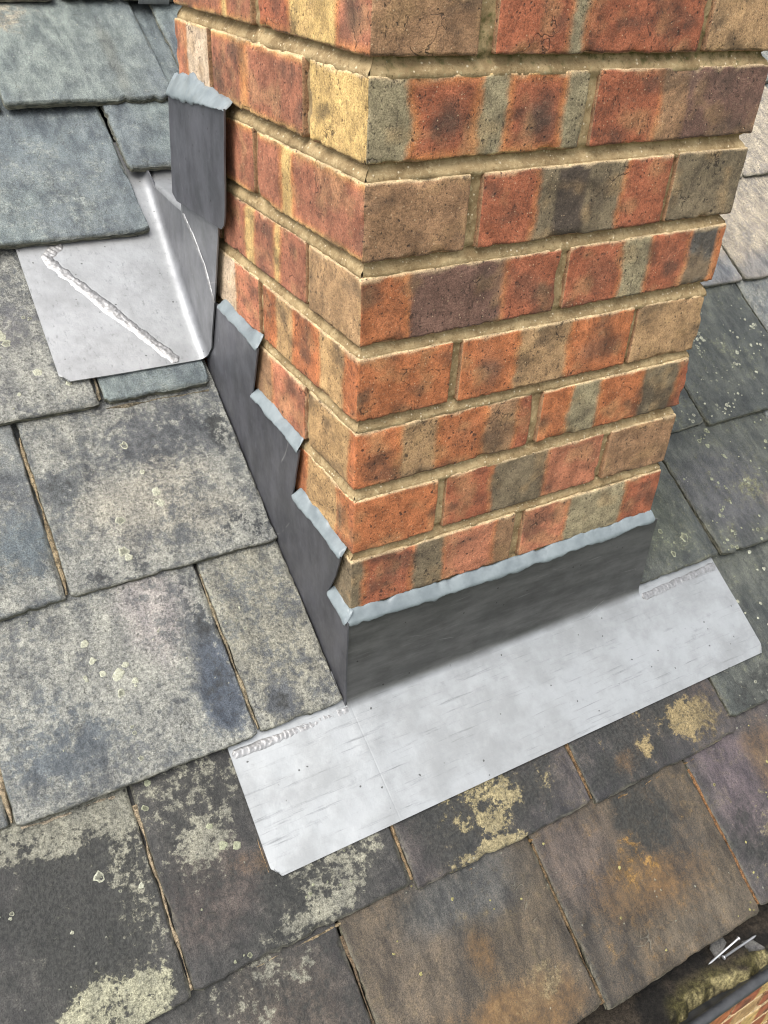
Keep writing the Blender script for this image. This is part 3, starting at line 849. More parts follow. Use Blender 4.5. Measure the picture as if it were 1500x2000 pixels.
# front face and left face of every course in view; lengths in millimetres from the brick's own start
FRONT = {
 1: [(0, 97, fb((97, 'B', 0))), (112, 336, fb((76, 'R', 0), (88, 'G', 0), (224, 'R', 0))), (345, 440, fb((95, 'T', 0)))],
 2: [(0, 217, fb((37, 'G', 0), (103, 'R', .85), (131, 'G', 0), (193, 'R', .9), (217, 'G', 0), frame=.5)), (227, 441, fb((78, 'R', 0), (110, 'B', 0), (214, 'P', 0)))],
 3: [(0, 102, fb((102, 'B', 0))), (115, 337, fb((60, 'R', 0), (80, 'D', 0), (118, 'K', 0), (160, 'D', 0), (222, 'R', 0))), (344, 441, fb((97, 'D', 0)))],
 4: [(0, 216, fb((50, 'O', .2), (150, 'P', 0), (216, 'R', .45))), (227, 440, fb((72, 'R', .3), (106, 'G', 0), (164, 'R', .3), (200, 'U', 0), (213, 'O', 0)))],
 5: [(0, 101, fb((101, 'O', 0))), (112, 331, fb((68, 'O', .85), (134, 'T', 0), (219, 'O', .75))), (338, 440, fb((102, 'T', 0)))],
 6: [(0, 212, fb((52, 'O', .25), (91, 'T', 0), (153, 'O', .3), (190, 'B', 0), (212, 'R', 0))), (223, 440, fb((39, 'O', .2), (79, 'G', 0), (144, 'O', .15), (196, 'D', 0), (217, 'R', 0)))],
 7: [(0, 100, fb((100, 'O', 0))), (111, 327, fb((60, 'R', 0), (134, 'D', 0), (216, 'S', 0))), (336, 440, fb((104, 'B', 0)))],
 8: [(0, 212, fb((13, 'D', 0), (76, 'R', .1), (116, 'D', 0), (186, 'S', .2), (212, 'B', 0))), (225, 440, fb((69, 'S', 0), (155, 'G', 0), (215, 'R', .2)))],
}
LEFT = {
 1: [(0, 207, fb((55, 'M', .3), (137, 'Y', 0), (207, 'R', .5), frame=.3)), (221, 440, fb((60, 'M', 0), (70, 'Y', 0), (219, 'M', 0), frame=.8))],
 2: [(0, 101, fb((101, 'Y', 0))), (112, 328, fb((127, 'M', .12), (136, 'N', 0), (216, 'M', 0), frame=1.5)), (339, 440, fb((62, 'C', 0), (101, 'S', 0), frame=1))],
 3: [(0, 217, fb((137, 'M', .15), (158, 'Y', 0), (217, 'M', .1), frame=1.2)), (229, 440, fb((211, 'M', 0), frame=.8))],
 4: [(0, 101, fb((101, 'T', 0))), (110, 326, fb((60, 'M', .1), (71, 'Y', 0), (124, 'M', 0), (146, 'Y', 0), (216, 'M', 0))), (338, 440, fb((102, 'M', 0)))],
 5: [(0, 213, fb((26, 'O', 0), (76, 'A', 0), (140, 'O', .4), (178, 'A', 0), (213, 'O', 0))), (226, 440, fb((67, 'S', 0), (214, 'C', 0)))],
 6: [(0, 98, fb((14, 'O', 0), (98, 'A', 0))), (111, 328, fb((86, 'S', 0), (130, 'B', .2), (217, 'R', 0))), (338, 440, fb((102, 'A', 0)))],
 7: [(0, 213, fb((16, 'O', 0), (39, 'O', .98), (105, 'A', 0), (138, 'O', .3), (213, 'A', 0))), (224, 440, fb((216, 'R', 0)))],
 8: [(0, 101, fb((101, 'D', 0))), (112, 328, fb((60, 'R', 0), (120, 'A', 0), (216, 'O', 0))), (339, 440, fb((101, 'A', 0)))],
}
ZC = {1: (521.5, 462, 521.5, 463), 2: (449.6, 386.6, 452, 390), 3: (374, 310.2, 377.5, 312), 4: (297.6, 235.6, 302, 240), 5: (225.2, 162, 225.6, 159), 6: (149.4, 86, 150.3, 89), 7: (74.4, 10, 77, 11), 8: (0.5, -65, -1, -66)}
BD, W_ = 0.1025, 0.440
rb = random.Random(11)
def course_z(k):
    return ZC[k] if k in ZC else ((8 - k) * 75., (8 - k) * 75. - 65, (8 - k) * 75., (8 - k) * 75. - 65)
PLAIN = [fb((70, 'R', .3), (110, 'G', 0), (216, 'O', .2)), fb((60, 'O', 0), (120, 'T', 0), (216, 'R', .3)), fb((216, 'B', 0)), fb((90, 'S', 0), (216, 'D', 0))]
def brick_at(x0, x1, y0, y1, zt0, zb0, zt1, zb1, seed, front=None, left=None, hero=True):
    zl = lambda a, b, x: a + (b - a) * (x / .44)
    zt = (zl(zt0, zt1, x0) + zl(zt0, zt1, x1)) / 2 * S_
    zb = (zl(zb0, zb1, x0) + zl(zb0, zb1, x1)) / 2 * S_
    dy, dx = (rb.uniform(-.0012, .0012), rb.uniform(-.0010, .0010)) if hero else (0, 0)
    sk = -math.atan2((zt1 - zt0) * S_, .44) if (x1 - x0) > .15 else 0
    return make_brick(chimney, x0 + (dx if left else 0), x1, y0 + (dy if front else 0), y1, zb, zt, seed, front, left, hero, sk)
for k in range(-3, 14):
    z = course_z(k)
    inview = k in FRONT
    near = 0 <= k <= 9
    sd = 900 + k * 20
    Fr = FRONT.get(k)
    Lf = LEFT.get(k)
    if not inview:
        if k % 2 == 0:
            Fr = [(0, 215, PLAIN[k % 4]), (225, 440, PLAIN[(k + 1) % 4])]
            Lf = [(0, 102.5, PLAIN[2]), (112, 328, PLAIN[(k + 2) % 4]), (338, 440, PLAIN[(k + 3) % 4])]
        else:
            Fr = [(0, 102, PLAIN[k % 4]), (112, 328, PLAIN[(k + 1) % 4]), (338, 440, PLAIN[k % 4])]
            Lf = [(0, 215, PLAIN[k % 4]), (225, 440, PLAIN[(k + 2) % 4])]
    mmf = lambda r: (r[0] * S_, r[1] * S_)
    hero = near
    if k % 2 == 0:
        # stretchers along front and back, one stretcher closing each side
        a, b = Fr
        brick_at(*mmf(a), 0, BD, *z, sd, a[2], Lf[0][2], hero)
        brick_at(*mmf(b), 0, BD, *z, sd + 1, b[2], None, hero)
        y0, y1 = mmf(Lf[1])
        brick_at(0, BD, y0, y1, *z, sd + 2, None, Lf[1][2], hero)
        y0, y1 = mmf(Lf[2])
        brick_at(0, .215, y0, y1, *z, sd + 3, None, Lf[2][2], hero)
        brick_at(.225, W_, W_ - BD, W_, *z, sd + 4, None, None, False)
        brick_at(W_ - BD, W_, .1125, .3275, *z, sd + 5, None, None, False)
    else:
        a, b, c = Fr
        y0, y1 = mmf(Lf[0])
        brick_at(*mmf(a), y0, y1, *z, sd, a[2], Lf[0][2], hero)
        brick_at(*mmf(b), 0, BD, *z, sd + 1, b[2], None, hero)
        brick_at(*mmf(c), 0, .215, *z, sd + 2, c[2], None, hero)
        y0, y1 = mmf(Lf[1])
        brick_at(0, BD, y0, y1, *z, sd + 3, None, Lf[1][2], hero)
        brick_at(.1125, .3275, W_ - BD, W_, *z, sd + 4, None, None, False)
        brick_at(W_ - BD, W_, .225, W_, *z, sd + 5, None, None, False)

# mortar: one continuous bed behind and between the bricks, struck back under each upper arris
def mortar_face(side):
    zlo, zhi = -.45, .83
    n = int((zhi - zlo) / .0032)
    zz = np.linspace(zlo, zhi, n)
    ll = np.linspace(.0026, .4374, 150)
    Lg, Zg = np.meshgrid(ll, zz)
    kf = Zg / .075
    ph = (kf - np.floor(kf)) * 75.0            # 0 at a brick's top bed, 65..75 is the joint below the next arris
    # joint spans 0..10 mm above each bed
    ph2 = np.where(ph > 40, ph - 75, ph)
    t = np.clip(ph2 / 10.0, 0, 1)
    dep = .0012 + .0075 * t ** 1.5
    dep = np.where((ph2 > 13), .0048, dep)
    dep = np.where((ph2 < -3), .0048, dep)
    dep = dep + (fbm(Lg * 60, Zg * 60, side, 400 + side, 4) - .5) * .0042 + (fbm(Lg * 300, Zg * 300, side, 410 + side, 2) - .5) * .0024
    moss = sstep(.33, .48, Zg) * .40 + sstep(.25, .31, Zg) * .12 - .15
    moss = moss * (1.0 if side == 0 else .55) + .2 * t
    col = np.stack([moss, moss * 0, moss * 0], -1)
    dep = np.clip(dep, .0008, .012)
    Lg = np.clip(Lg, dep * .96, W_ - dep * .96)     # the two faces meet at the corner
    if side == 0: P = np.stack([Lg, dep, Zg], -1)
    elif side == 1: P = np.stack([dep, Lg, Zg], -1)
    elif side == 2: P = np.stack([W_ - dep, Lg, Zg], -1)
    else: P = np.stack([Lg, W_ - dep, Zg], -1)
    return P, len(ll), n, col
acc = Acc()
for s_ in range(4):
    P, nu_, nv_, col_ = mortar_face(s_)
    acc.grid(P, nu_, nv_, s_ in (1, 3), mask=col_.reshape(-1, 3))
acc.raw([(.004, .004, .829), (.436, .004, .829), (.436, .436, .829), (.004, .436, .829)], [(0, 1, 2, 3)], mask=np.zeros((4, 3)))
acc.build('mortar', MORTAR, chimney)

# ------------------------------------------------------------------ lead work
def solid(o, t=0.0018, off=1.0):
    m = o.modifiers.new('thickness', 'SOLIDIFY')
    m.thickness = t
    m.offset = off
    o.modifiers.new('crisp_rim', 'EDGE_SPLIT').split_angle = math.radians(50)
    return o

def bead(path, nrm, width, height, mat, parent, name, seed, ripple=.0062, amp=.28):
    """a run weld: overlapping crescents along a path"""
    path = np.asarray(path, float)
    seg = np.linalg.norm(np.diff(path, axis=0), axis=1)
    cum = np.concatenate([[0], np.cumsum(seg)])
    L = cum[-1]
    n = int(L / .0009)
    nrm = np.asarray(nrm, float)
    m = 11
    s = np.linspace(0, L, n)
    P = []
    for j in range(m):
        a = -1 + 2 * j / (m - 1)
        ss = s
        pt = np.stack([np.interp(ss, cum, path[:, q]) for q in range(3)], -1)
        d = np.gradient(pt, axis=0); d /= np.linalg.norm(d, axis=1, keepdims=True)
        sd = np.cross(nrm, d); sd /= np.linalg.norm(sd, axis=1, keepdims=True)
        wv = width * (0.66 + .68 * fbm(s * 110, 0, 0, seed, 4)) * np.minimum(1, np.minimum(s + .001, L - s + .001) / .004)
        ph = (s + .0036 * a * a + .0085 * (fbm(s * 55, a * .7, 0, seed + 2, 3) - .5)) / ripple
        saw = 1 - (ph - np.floor(ph))
        hz = height * (1 - a * a) ** .6 * (1 - amp + amp * saw) * (.45 + 1.1 * fbm(s * 130, a * 3, 0, seed + 1, 4)) - .0009
        P.append(pt + sd * (a * wv / 2)[:, None] + nrm * hz[:, None])
    acc = Acc()
    acc.grid(np.concatenate(P), n, m)
    return acc.build(name, mat, parent)

RN = np.array([0, -SP, CP])                # roof normal
# -- front apron
apron = thing('front_apron_flashing', 'lead apron flashing with wide pale skirt and dark upstand below the front bricks', 'flashing')
def apron_h(v):
    return np.interp(v, [-.137, 0, .05], [.0102, .0056, .0044])
XA0, XA1 = -.0045, .4495
nx = 150
xs = np.linspace(XA0, XA1, nx)
prof = []                                    # (y, z, patina with painted shade): down the upstand, round the fold and out over the slates
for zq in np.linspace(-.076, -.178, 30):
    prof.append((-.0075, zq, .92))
fold_c = roof_pt(0, 0, .003)
R_ = .016
# fold arc between the upstand (normal -y) and the skirt (normal of roof)
ang0, ang1 = math.radians(0), math.radians(90) - PITCH
cy_, cz_ = -.0075 - R_, None
# centre lies R in front of the upstand and R above the skirt line
vline = lambda v: roof_pt(0, v, apron_h(v))
def skirt_z(y):
    return np.interp(y, [vline(-.137)[1], vline(0)[1], vline(.05)[1]], [vline(-.137)[2], vline(0)[2], vline(.05)[2]])
cz_ = skirt_z(cy_ - R_ * -SP * 0) + R_ / CP
arc = []
for q in np.linspace(0, 1, 12):
    th = q * (math.pi / 2 + PITCH - math.pi / 2 + math.radians(90) - 2 * PITCH + PITCH)
    arc.append(th)
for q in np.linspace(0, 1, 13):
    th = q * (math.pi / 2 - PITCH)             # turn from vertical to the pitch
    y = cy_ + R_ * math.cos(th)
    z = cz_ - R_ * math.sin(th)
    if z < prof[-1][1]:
        prof.append((y, z, .92 - .85 * q ** 1.5))  # painted shade fades out round the fold
y_last = prof[-1][0]
v_last = (y_last - RO.y) / CP
for v in np.linspace(v_last - .004, -.1365, 36):
    p = roof_pt(0, v, apron_h(v))
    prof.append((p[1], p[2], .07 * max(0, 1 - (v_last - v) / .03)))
prof = np.array(prof)
npf = len(prof)
n_up = npf - 36                                # rows of upstand and fold, then 36 rows of skirt
v_sk = np.linspace(v_last - .004, -.1365, 36)
def dent(x, v):
    """hand-dressed unevenness, and the butt seam where the left wing is joined on"""
    d = (fbm(x * 9, v * 9, 0, 711, 3) - .5) * .0024 + (fbm(x * 36, v * 36, 0, 713, 3) - .5) * .0008
    return d - .00010 * np.exp(-((x - XA0 - .0035 + .03 * v) / .0007) ** 2)
xs = np.unique(np.concatenate([xs, XA0 + .0035 + np.linspace(-.001, .006, 12)]))
nx = len(xs)
acc = Acc()
Xg = np.tile(xs, n_up)
Yp, Zp = np.repeat(prof[:n_up, 0], nx), np.repeat(prof[:n_up, 1], nx)
fade = np.clip((Zp + .19) / .03, 0, 1)
Yg = Yp + (fbm(Xg * 6, Zp * 10, 0, 700, 3) - .5) * .0030 * fade
Zg = Zp + (1 - fade) * dent(Xg, np.full(Xg.shape, v_last))
Zg[:nx] += (fbm(xs * 14, 0, 0, 702, 3) - .5) * .005
tarn_shade = np.repeat(prof[:n_up, 2], nx)
Xk, Vk = np.meshgrid(xs, v_sk)
Ps = roof_pt(Xk, Vk, apron_h(Vk) + dent(Xk, Vk)).reshape(-1, 3)
P_all = np.concatenate([np.stack([Xg, Yg, Zg], -1), Ps])
tarn_shade = np.concatenate([tarn_shade, np.repeat(prof[n_up:, 2], nx)])
acc.grid(P_all, nx, npf, False, tarnish=np.stack([tarn_shade] * 3, -1))
def wing(x0, x1, clip_left=False, clip_right=False):
    xs_ = np.linspace(x0, x1, 44); vs_ = np.concatenate([np.linspace(.045, v_sk[0] + .003, 12), v_sk])
    Xw, Vw = np.meshgrid(xs_, vs_)
    c = .011
    low = np.clip((-.1365 + c - Vw) / c, 0, 1)     # 1 at the outer edge
    if clip_left:  Xw = np.where(Xw < x0 + .03, np.maximum(Xw, x0 + c * low * (1 - (Xw - x0) / .03)), Xw)
    if clip_right: Xw = np.where(Xw > x1 - .03, np.minimum(Xw, x1 - c * low * (1 - (x1 - Xw) / .03)), Xw)
    acc.grid(roof_pt(Xw, Vw, apron_h(Vw) + dent(Xw, Vw)).reshape(-1, 3), 44, len(vs_), False, tarnish=np.zeros((44 * len(vs_), 3)))
wing(XA1, .600, False, True)
wing(-.148, XA0, True, False)
ob = acc.build('skirt', LEAD, apron)
bm = bmesh.new(); bm.from_mesh(ob.data)
bmesh.ops.remove_doubles(bm, verts=bm.verts[:], dist=2e-5)
bm.to_mesh(ob.data); bm.free()
solid(ob)
bp = lambda u, v, dh=.0001: roof_pt(u, v, apron_h(v) + dh)
bead([bp(-.146, -.004), bp(-.10, -.0045), bp(-.05, -.0035), bp(-.002, -.003)], RN, .0120, .0016, WELD, apron, 'weld', 720)
bead([bp(.452, -.006), bp(.50, -.004), bp(.55, -.002), bp(.599, -.0005)], RN, .0120, .0016, WELD, apron, 'weld', 721)

def sealant(path, out, parent, seed, wid=.012, up=(0, 0, 1), proud=.0075, rag=1.0):
    """hand-tooled sealant strip: path on the lead's top edge, out = direction away from the brick"""
    path = np.asarray(path, float); out = np.asarray(out, float); up = np.asarray(up, float)
    seg = np.linalg.norm(np.diff(path, axis=0), axis=1); cum = np.concatenate([[0], np.cumsum(seg)]); L = cum[-1]
    n = max(12, int(L / .0018)); s = np.linspace(0, L, n)
    pt = np.stack([np.interp(s, cum, path[:, q]) for q in range(3)], -1)
    w = np.interp(s, np.linspace(0, L, len(wid)), wid) if isinstance(wid, (list, tuple)) else np.full(n, wid)
    w = w * (.85 + .3 * fbm(s * 45, 1, 0, seed, 3))
    e0 = (fbm(s * 75, 2, 0, seed + 1, 5) - .5) * .0050 * rag
    e1 = (fbm(s * 60, 3, 0, seed + 2, 5) - .5) * .0055 * rag
    bul = .0026 * (fbm(s * 60, 4, 0, seed + 3, 3) - .3)
    end = np.minimum(1, np.minimum(s, L - s) / .003 + .15)
    rows = [(-.20, .02, e0), (-.17, .16, e0), (-.02, .20, e0 * .4), (.18, .06, 0), (.38, -.16, 0), (.60, -.40, e1 * .3), (.82, -.66, e1 * .8), (1.0, -.92, e1), (1.06, -1.25, e1)]
    P = []
    for a, b, e in rows:
        P.append(pt + up[None] * ((a * w) * end + e)[:, None] + out[None] * (b * proud * end + bul * (b > -.3))[:, None])
    acc = Acc(); acc.grid(np.concatenate(P), n, len(rows))
    return acc.build('sealant', SEAL, parent)
sealant([(-.006, -.0085, -.0745), (.1, -.0085, -.0775), (.21, -.0085, -.078), (.34, -.0085, -.076), (.443, -.0085, -.0735)], (0, -1, 0), apron, 730, .0112, rag=1.7)

# -- stepped side flashing
def flat_sheet(poly, xp, mat, parent, name, seed, tarnish=.8, wav=.002, cut=.012, thick=.0018):
    bm = bmesh.new()
    vs = [bm.verts.new((xp, y, z)) for y, z in poly]
    bm.faces.new(vs).normal_update()
    bmesh.ops.triangulate(bm, faces=bm.faces[:], ngon_method='BEAUTY')
    for _ in range(5):
        le = [e for e in bm.edges if e.calc_length() > cut]
        if not le: break
        bmesh.ops.subdivide_edges(bm, edges=le, cuts=1)
        bmesh.ops.triangulate(bm, faces=[f for f in bm.faces if len(f.verts) > 3])
    P = np.array([v.co[:] for v in bm.verts])
    P[:, 0] += (fbm(P[:, 1] * 14, P[:, 2] * 14, 0, seed, 3) - .5) * wav
    bm.verts.index_update()
    F = [tuple(v.index for v in f.verts) for f in bm.faces]
    bm.free()
    # all faces look to -x
    FF = []
    for f in F:
        a, b, c = P[f[0]], P[f[1]], P[f[2]]
        FF.append(f if np.cross(b - a, c - a)[0] < 0 else f[::-1])
    o = mesh_obj(name, P, FF, mat, parent, cols={'tarnish': np.full((len(P), 3), tarnish)})
    md = o.modifiers.new('thickness', 'SOLIDIFY'); md.thickness = thick; md.offset = -1.0
    o.modifiers.new('crisp_rim', 'EDGE_SPLIT').split_angle = math.radians(50)
    return o
stepf = thing('step_flashing', 'dark lead flashing cut in steps up the side of the brick chimney', 'flashing')
zr = lambda y, d=-.003: roof_z(y) + d
flat_sheet([(-.0095, zr(-.0095, -.03)), (.10, zr(.10, -.03)), (.22, zr(.22, -.03)), (.388, zr(.388, -.03)), (.392, .100), (.352, .1585), (.331, .1585), (.270, .1555), (.2142, .152), (.226, .118), (.2395, .0835),
            (.175, .0815), (.1105, .0765), (.120, .040), (.1275, .0110), (.066, .0065), (.0095, .0045), (.021, -.030), (.0395, -.0655), (.015, -.0690), (-.0095, -.0735)],
           -.0072, LEAD_SIDE, stepf, 'sheet', 740, .86)
OX = (-1, 0, 0)
xs_s = -.0082
sealant([(xs_s, -.0085, -.0735), (xs_s, .016, -.0690), (xs_s, .038, -.0650)], OX, stepf, 741, .0105)
sealant([(xs_s, .009, .0045), (xs_s, .066, .0065), (xs_s, .126, .0115)], OX, stepf, 742, .0095, rag=1.7)
sealant([(xs_s, .111, .0765), (xs_s, .175, .0815), (xs_s, .239, .0838)], OX, stepf, 743, .0090, rag=1.7)
sealant([(xs_s, .214, .152), (xs_s, .270, .1555), (xs_s, .333, .1590)], OX, stepf, 744, .0098, rag=1.6)

# -- back gutter: flange on the slates, folded up the side, level trough behind the stack
back = thing('back_gutter_flashing', 'pale lead back gutter with a diagonal weld, lying on slates behind the chimney corner', 'flashing')
ZT, YB = .236, .452
XV = -.0092
def gut_h(v):
    return np.interp(v, [.47, .69, .765, .80, .95], [.0135, .0065, .0035, -.004, -.014])
acc = Acc()
RF = .013
def x_foot(v):
    return float(np.interp(v, [.48, .53, .60, .66, .755], [-.0100, -.0080, -.0040, .0010, .0080]))
def x_top(y):
    return float(np.interp(y, [.445, .475, .62], [XV, .003, .008]))
def column(v, ztop, into_trough):
    """one cross-section of the back gutter at distance v up the slope"""
    pts = []
    hp = gut_h(v)
    xf = x_foot(v)
    for x in np.linspace(-.193, xf - RF, 40):
        pts.append((x, v, hp, 0.0))
    for q in np.linspace(0, 1, 9)[1:]:
        th = q * math.pi / 2
        pts.append((xf - RF + RF * math.sin(th), v, hp + RF * (1 - math.cos(th)), .62 * q ** .7))  # painted shade deepens round the fold
    return pts
ny_ = 70
vs_ = np.linspace(.4765, .86, ny_)
P, T = [], []
for v in vs_:
    base_y = RO.y + v * CP
    col_ = column(v, 0, False)
    p0 = roof_pt(np.array([c[0] for c in col_]), np.array([c[1] for c in col_]), np.array([c[2] for c in col_]))
    # left lower corner nipped off
    for i in range(len(col_)):
        if v < .4765 + .010 and p0[i, 0] < -.193 + .03:
            p0[i, 0] = max(p0[i, 0], -.193 + (.4865 - v) * (1 - (p0[i, 0] + .193) / .03))
    zz0 = p0[-1, 2]; y0 = p0[-1, 1]
    if y0 < YB: ztop = .300
    else: ztop = ZT - .006
    up = []
    first = max(0, 1 - (v - .4765) / .10)
    for q in np.linspace(0, 1, 22)[1:]:
        z = zz0 + max(ztop - zz0, .0005) * q
        lean = np.interp(z, [.06, .16, .26, .30], [0, -.030, -.058, -.066]) * first
        up.append((x_foot(v) * (1 - q) + x_top(y0) * q, y0 + lean, z))
    if y0 < YB:
        tail_ = [(x_top(y0), up[-1][1], up[-1][2] + .001 * k) for k in range(1, 31)]
    else:
        tail_ = []
        for q in np.linspace(0, 1, 9)[1:]:
            th = q * math.pi / 2
            tail_.append((x_top(y0) + .006 * (1 - math.cos(th)), y0, ztop + .006 * math.sin(th)))
        zf = max(ZT, roof_z(y0) + .004)
        for x in np.linspace(x_top(y0) + .012, .445, 22):
            tail_.append((x, y0, zf))
    row = np.concatenate([p0, np.array(up), np.array(tail_)])
    tr = np.concatenate([[c[3] for c in col_], np.full(len(up), .62), np.full(len(tail_), .0 if y0 >= YB else .62)])  # shade of the upright faces put into the colour; trough floor stays pale
    P.append(row); T.append(tr)
P = np.array(P); T = np.array(T)
P[..., 2] += (fbm(P[..., 0] * 9, P[..., 1] * 9, 0, 760, 3) - .5) * .0026
P[..., 0] += np.where(P[..., 2] > roof_z(P[..., 1]) + .02, (fbm(P[..., 1] * 12, P[..., 2] * 12, 0, 761, 3) - .5) * .003, 0)
acc.grid(P.reshape(-1, 3), P.shape[1], P.shape[0], True, tarnish=np.stack([T.ravel()] * 3, -1))
solid(acc.build('sheet', LEAD_SIDE, back), .0018, 1.0)
gp = lambda u, v: roof_pt(u, v, gut_h(v) + .0004)
bead([gp(-.137, .684), gp(-.150, .674), gp(-.160, .664), gp(-.158, .655), gp(-.130, .610), gp(-.095, .552), gp(-.049, .479)], RN, .0150, .0019, WELD, back, 'weld', 765)
bead([(XV - .0001, .438, .240), (XV - .0006, .405, .222), (XV - .0006, .370, .196), (XV - .0006, .342, .160)], (-1, 0, 0), .0062, .0018, WELD, back, 'weld', 766, .0040)

# -- cover flashing over the rear end of the upstand
cover = thing('cover_flashing', 'small dark lead cover piece with smeared sealant on top, at the rear chimney corner', 'flashing')
flat_sheet([(.2690, .3850), (.3500, .3820), (.4440, .3760), (.4600, .2600), (.4450, .2540), (.2960, .2600), (.2880, .2660), (.2840, .2760)], -.0128, LEAD_SIDE, cover, 'sheet', 770, .90, .0024)
sealant([(-.0135, .270, .3830), (-.0135, .33, .3805), (-.0135, .40, .3770), (-.0135, .446, .3745)], OX, cover, 771, [.006, .012, .019, .021], rag=2.0, proud=.010)

# -- slate tingle on the upper course
tingle = thing('lead_tingle', 'small bent grey lead strip clipped over a slate tail beside the chimney', 'clip', RO, (PITCH, 0, 0))
acc = Acc()
pr_ = [(1.185, .0125), (1.16, .0150), (1.14, .0185), (1.124, .0210), (1.118, .0190), (1.1165, .0120), (1.118, .0070)]
Pt = [(u, v, h) for v, h in pr_ for u in np.linspace(.098, .146, 8)]
acc.grid(Pt, 8, len(pr_), False, tarnish=np.full((len(Pt), 3), .1))
solid(acc.build('strip', LEAD_SIDE, tingle), .0015, 1.0)

# ------------------------------------------------------------------ gutter, silt and nails at the eaves
GY, GZc, GR = -.3535, -.450, .0445
gut = thing('eaves_gutter', 'black half-round eaves gutter filled with mossy silt below the slates', 'gutter')
acc = Acc()
xsG = np.linspace(-1.0, 1.8, 30)
prG = []
for q in np.linspace(0, 1, 25):
    th = math.pi + q * math.pi
    prG.append((GY + GR * math.cos(th), GZc + GR * math.sin(th)))
for q in np.linspace(0, 1, 10):                # rolled rim on the house side and outer lip
    th = math.pi - q * math.pi * 1.4
    prG.append((GY + GR + .003 + .003 * math.cos(th), GZc + .003 * math.sin(th)))
lip = []
for q in np.linspace(0, 1, 12):
    th = q * math.pi * 1.6
    lip.append((GY - GR - .0035 + .0035 * math.cos(th), GZc + .0035 * math.sin(th)))
prG = lip[::-1] + prG
acc.grid([(x, y, z) for y, z in prG for x in xsG], len(xsG), len(prG), False)
solid(acc.build('channel', GUTTER, gut), .0022, 1.0)
acc = Acc()
xsS = np.arange(-.10, .75, .0026); ysS = np.linspace(GY - GR * .92, GY + GR * .92, 44)
Xs, Ys = np.meshgrid(xsS, ysS)
eo = (fbm(Xs * 26, 0, 0, 800, 4) - .5) * .030
dY = Ys - (GY - GR * .78) - eo                 # distance in from the ragged outer margin
Zs = GZc - .017 + .006 * fbm(Xs * 22, Ys * 22, 0, 801, 4) + .005 * (fbm(Xs * 120, Ys * 120, 0, 802, 3) - .5)
Zs = Zs - .022 * sstep(.010, -.006, dY + .008 * (fbm(Xs * 120, Ys * 120, 0, 807, 3) - .5))
cs_ = np.empty(Xs.shape + (3,))
dark = lin(34, 31, 27) * .6; bro = lin(64, 56, 46) * .6; cream = lin(176, 164, 118) * .62; green = lin(92, 86, 48) * .62
tn = sstep(.42, .60, fbm(Xs * 18, Ys * 18, 0, 803, 4))[..., None]
cs_[:] = dark * (1 - tn) + bro * tn
cm = (sstep(-.002, .001, dY) * (1 - sstep(.004, .015, dY + .018 * (fbm(Xs * 40, Ys * 40, 0, 804, 4) - .5))))[..., None]
gm = ((1 - sstep(.012, .03, dY)) * .7 * sstep(.4, .55, fbm(Xs * 30, Ys * 30, 0, 805, 3)))[..., None]
cs_ = cs_ * (1 - gm) + green * gm
cm = cm * sstep(.34, .58, fbm(Xs * 85, Ys * 85, 0, 806, 4))[..., None]
cs_ = cs_ * (1 - cm) + cream * cm
acc.grid(np.stack([Xs, Ys, Zs], -1), len(xsS), len(ysS), col=cs_.reshape(-1, 3))
silt = acc.build('gutter_silt', GRIT)
tag(silt, 'dark mossy silt with a pale dried margin lying in the gutter', 'silt', kind='stuff')

def nail(p0, p1, label, r=.0014):
    """wire nail from head p0 to point p1"""
    p0, p1 = Vector(p0), Vector(p1)
    d = (p1 - p0); L = d.length
    ringz = [(0, 0), (0, r * 2.0), (.0009, r * 2.0), (.0013, r), (L - .005, r), (L - .0002, r * .15), (L, 0)]
    V, F, n = [], [], 10
    for z, rr in ringz:
        for i in range(n):
            V.append((rr * math.cos(i * 2 * math.pi / n), rr * math.sin(i * 2 * math.pi / n), z))
    for q in range(len(ringz) - 1):
        for i in range(n):
            F.append((q * n + i, q * n + (i + 1) % n, (q + 1) * n + (i + 1) % n, (q + 1) * n + i))
    o = mesh_obj('nail', V, F, STEEL, None, p0, d.to_track_quat('Z', 'Y').to_euler())
    return tag(o, label, 'nail', 'loose nails in the gutter')
nail((.364, -.352, -.4585), (.306, -.357, -.4590), 'shiny steel nail in the gutter, the one nearer the slates', .0012)
nail((.328, -.360, -.4585), (.386, -.360, -.4580), 'shiny steel nail in the gutter, the one farther from the slates', .0014)
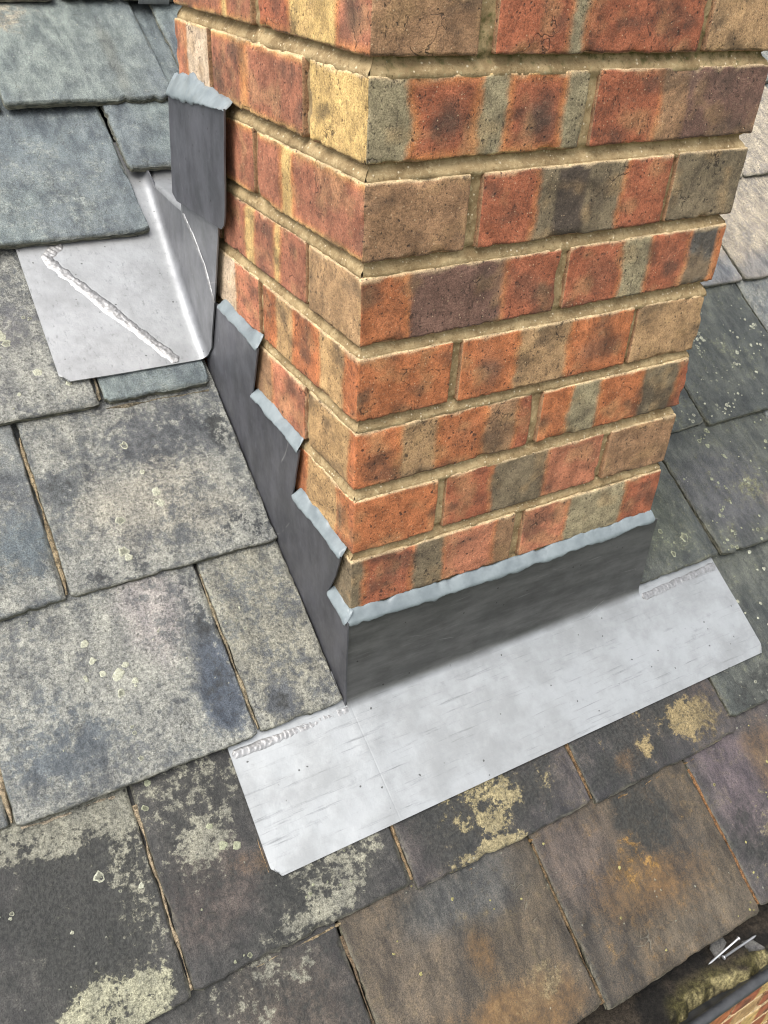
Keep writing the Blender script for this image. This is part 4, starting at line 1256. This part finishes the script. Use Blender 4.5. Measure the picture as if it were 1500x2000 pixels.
def shard(cx, cy, z, rx, ry, seed, label):
    rng = random.Random(seed)
    n = 9
    an = sorted(rng.uniform(0, 6.283) for _ in range(n))
    top = [(rx * math.cos(a) * rng.uniform(.7, 1.1), ry * math.sin(a) * rng.uniform(.7, 1.1), .0012 + rng.uniform(-.0004, .0004)) for a in an]
    bot = [(x * 1.05, y * 1.05, -.0012) for x, y, _ in top]
    F = [tuple(range(n)), tuple(range(2 * n - 1, n - 1, -1))] + [(i, n + i, n + (i + 1) % n, (i + 1) % n) for i in range(n)]
    m_ = np.tile([.05, 0, .05, .1], (2 * n, 1))
    o = mesh_obj('slate_shard', top + bot, F, SLATE, None, (cx, cy, z), (rng.uniform(-.08, .08), rng.uniform(-.08, .08), rng.uniform(0, 3)),
                 {'base': np.tile(sc(112, 110, 108), (2 * n, 1)), 'crust': np.tile(sc(140, 138, 128), (2 * n, 1)), 'mask': m_}, smooth=False)
    return tag(o, label, 'slate shard', 'broken slate in the gutter')
shard(.335, -.346, -.4605, .018, .009, 3, 'thin grey slate shard in gutter silt under the nail nearer the slates')
shard(.375, -.366, -.4605, .014, .009, 4, 'thin grey slate shard in gutter silt beyond the nail farther from the slates')

# ------------------------------------------------------------------ house wall below the eaves
wall = thing('house_wall', 'red and cream striped brick house wall below the eaves gutter', 'wall')
WY = -.268
acc = Acc()
acc.raw([(-1.0, WY + .006, GZ), (1.8, WY + .006, GZ), (1.8, WY + .006, -.45), (-1.0, WY + .006, -.45), (-1.0, WY + .12, GZ), (1.8, WY + .12, GZ), (1.8, WY + .12, -.45), (-1.0, WY + .12, -.45)],
        [(0, 1, 2, 3), (5, 4, 7, 6), (3, 2, 6, 7), (1, 5, 6, 2), (4, 0, 3, 7)], mask=np.zeros((8, 3)))
acc.build('mortar', MORTAR, wall, smooth=False)
WB = [fb((70, 'R', .2), (125, 'Y', 0), (215, 'R', 0)), fb((50, 'O', 0), (110, 'Y', 0), (160, 'S', 0), (215, 'Y', 0)), fb((100, 'Y', 0), (215, 'O', .2)), fb((130, 'R', .2), (215, 'A', 0))]
protos = [make_brick(wall, 0, .215, 0, .1025, 0, .065, 2000 + i, f_, None, True) for i, f_ in enumerate(WB)]
used = [False] * 4
rw = random.Random(21)
for kz in range(0, 17):
    zc = -.62 - kz * .075
    for ix in range(9):
        xc = .05 + ix * .225 + (.1125 if kz % 2 else 0)
        i = rw.randrange(4)
        if not used[i]:
            o = protos[i]; used[i] = True
        else:
            o = link('brick', protos[i].data, wall)
        o.location = (xc, WY + .051 + rw.uniform(-.001, .001), zc)

# ------------------------------------------------------------------ render settings
scene.cycles.pixel_filter_type = 'BLACKMAN_HARRIS'
scene.cycles.filter_width = 1.1
scene.cycles.max_bounces = 5
scene.cycles.diffuse_bounces = 3
scene.cycles.glossy_bounces = 3
scene.render.resolution_x = 768
scene.render.resolution_y = 1024
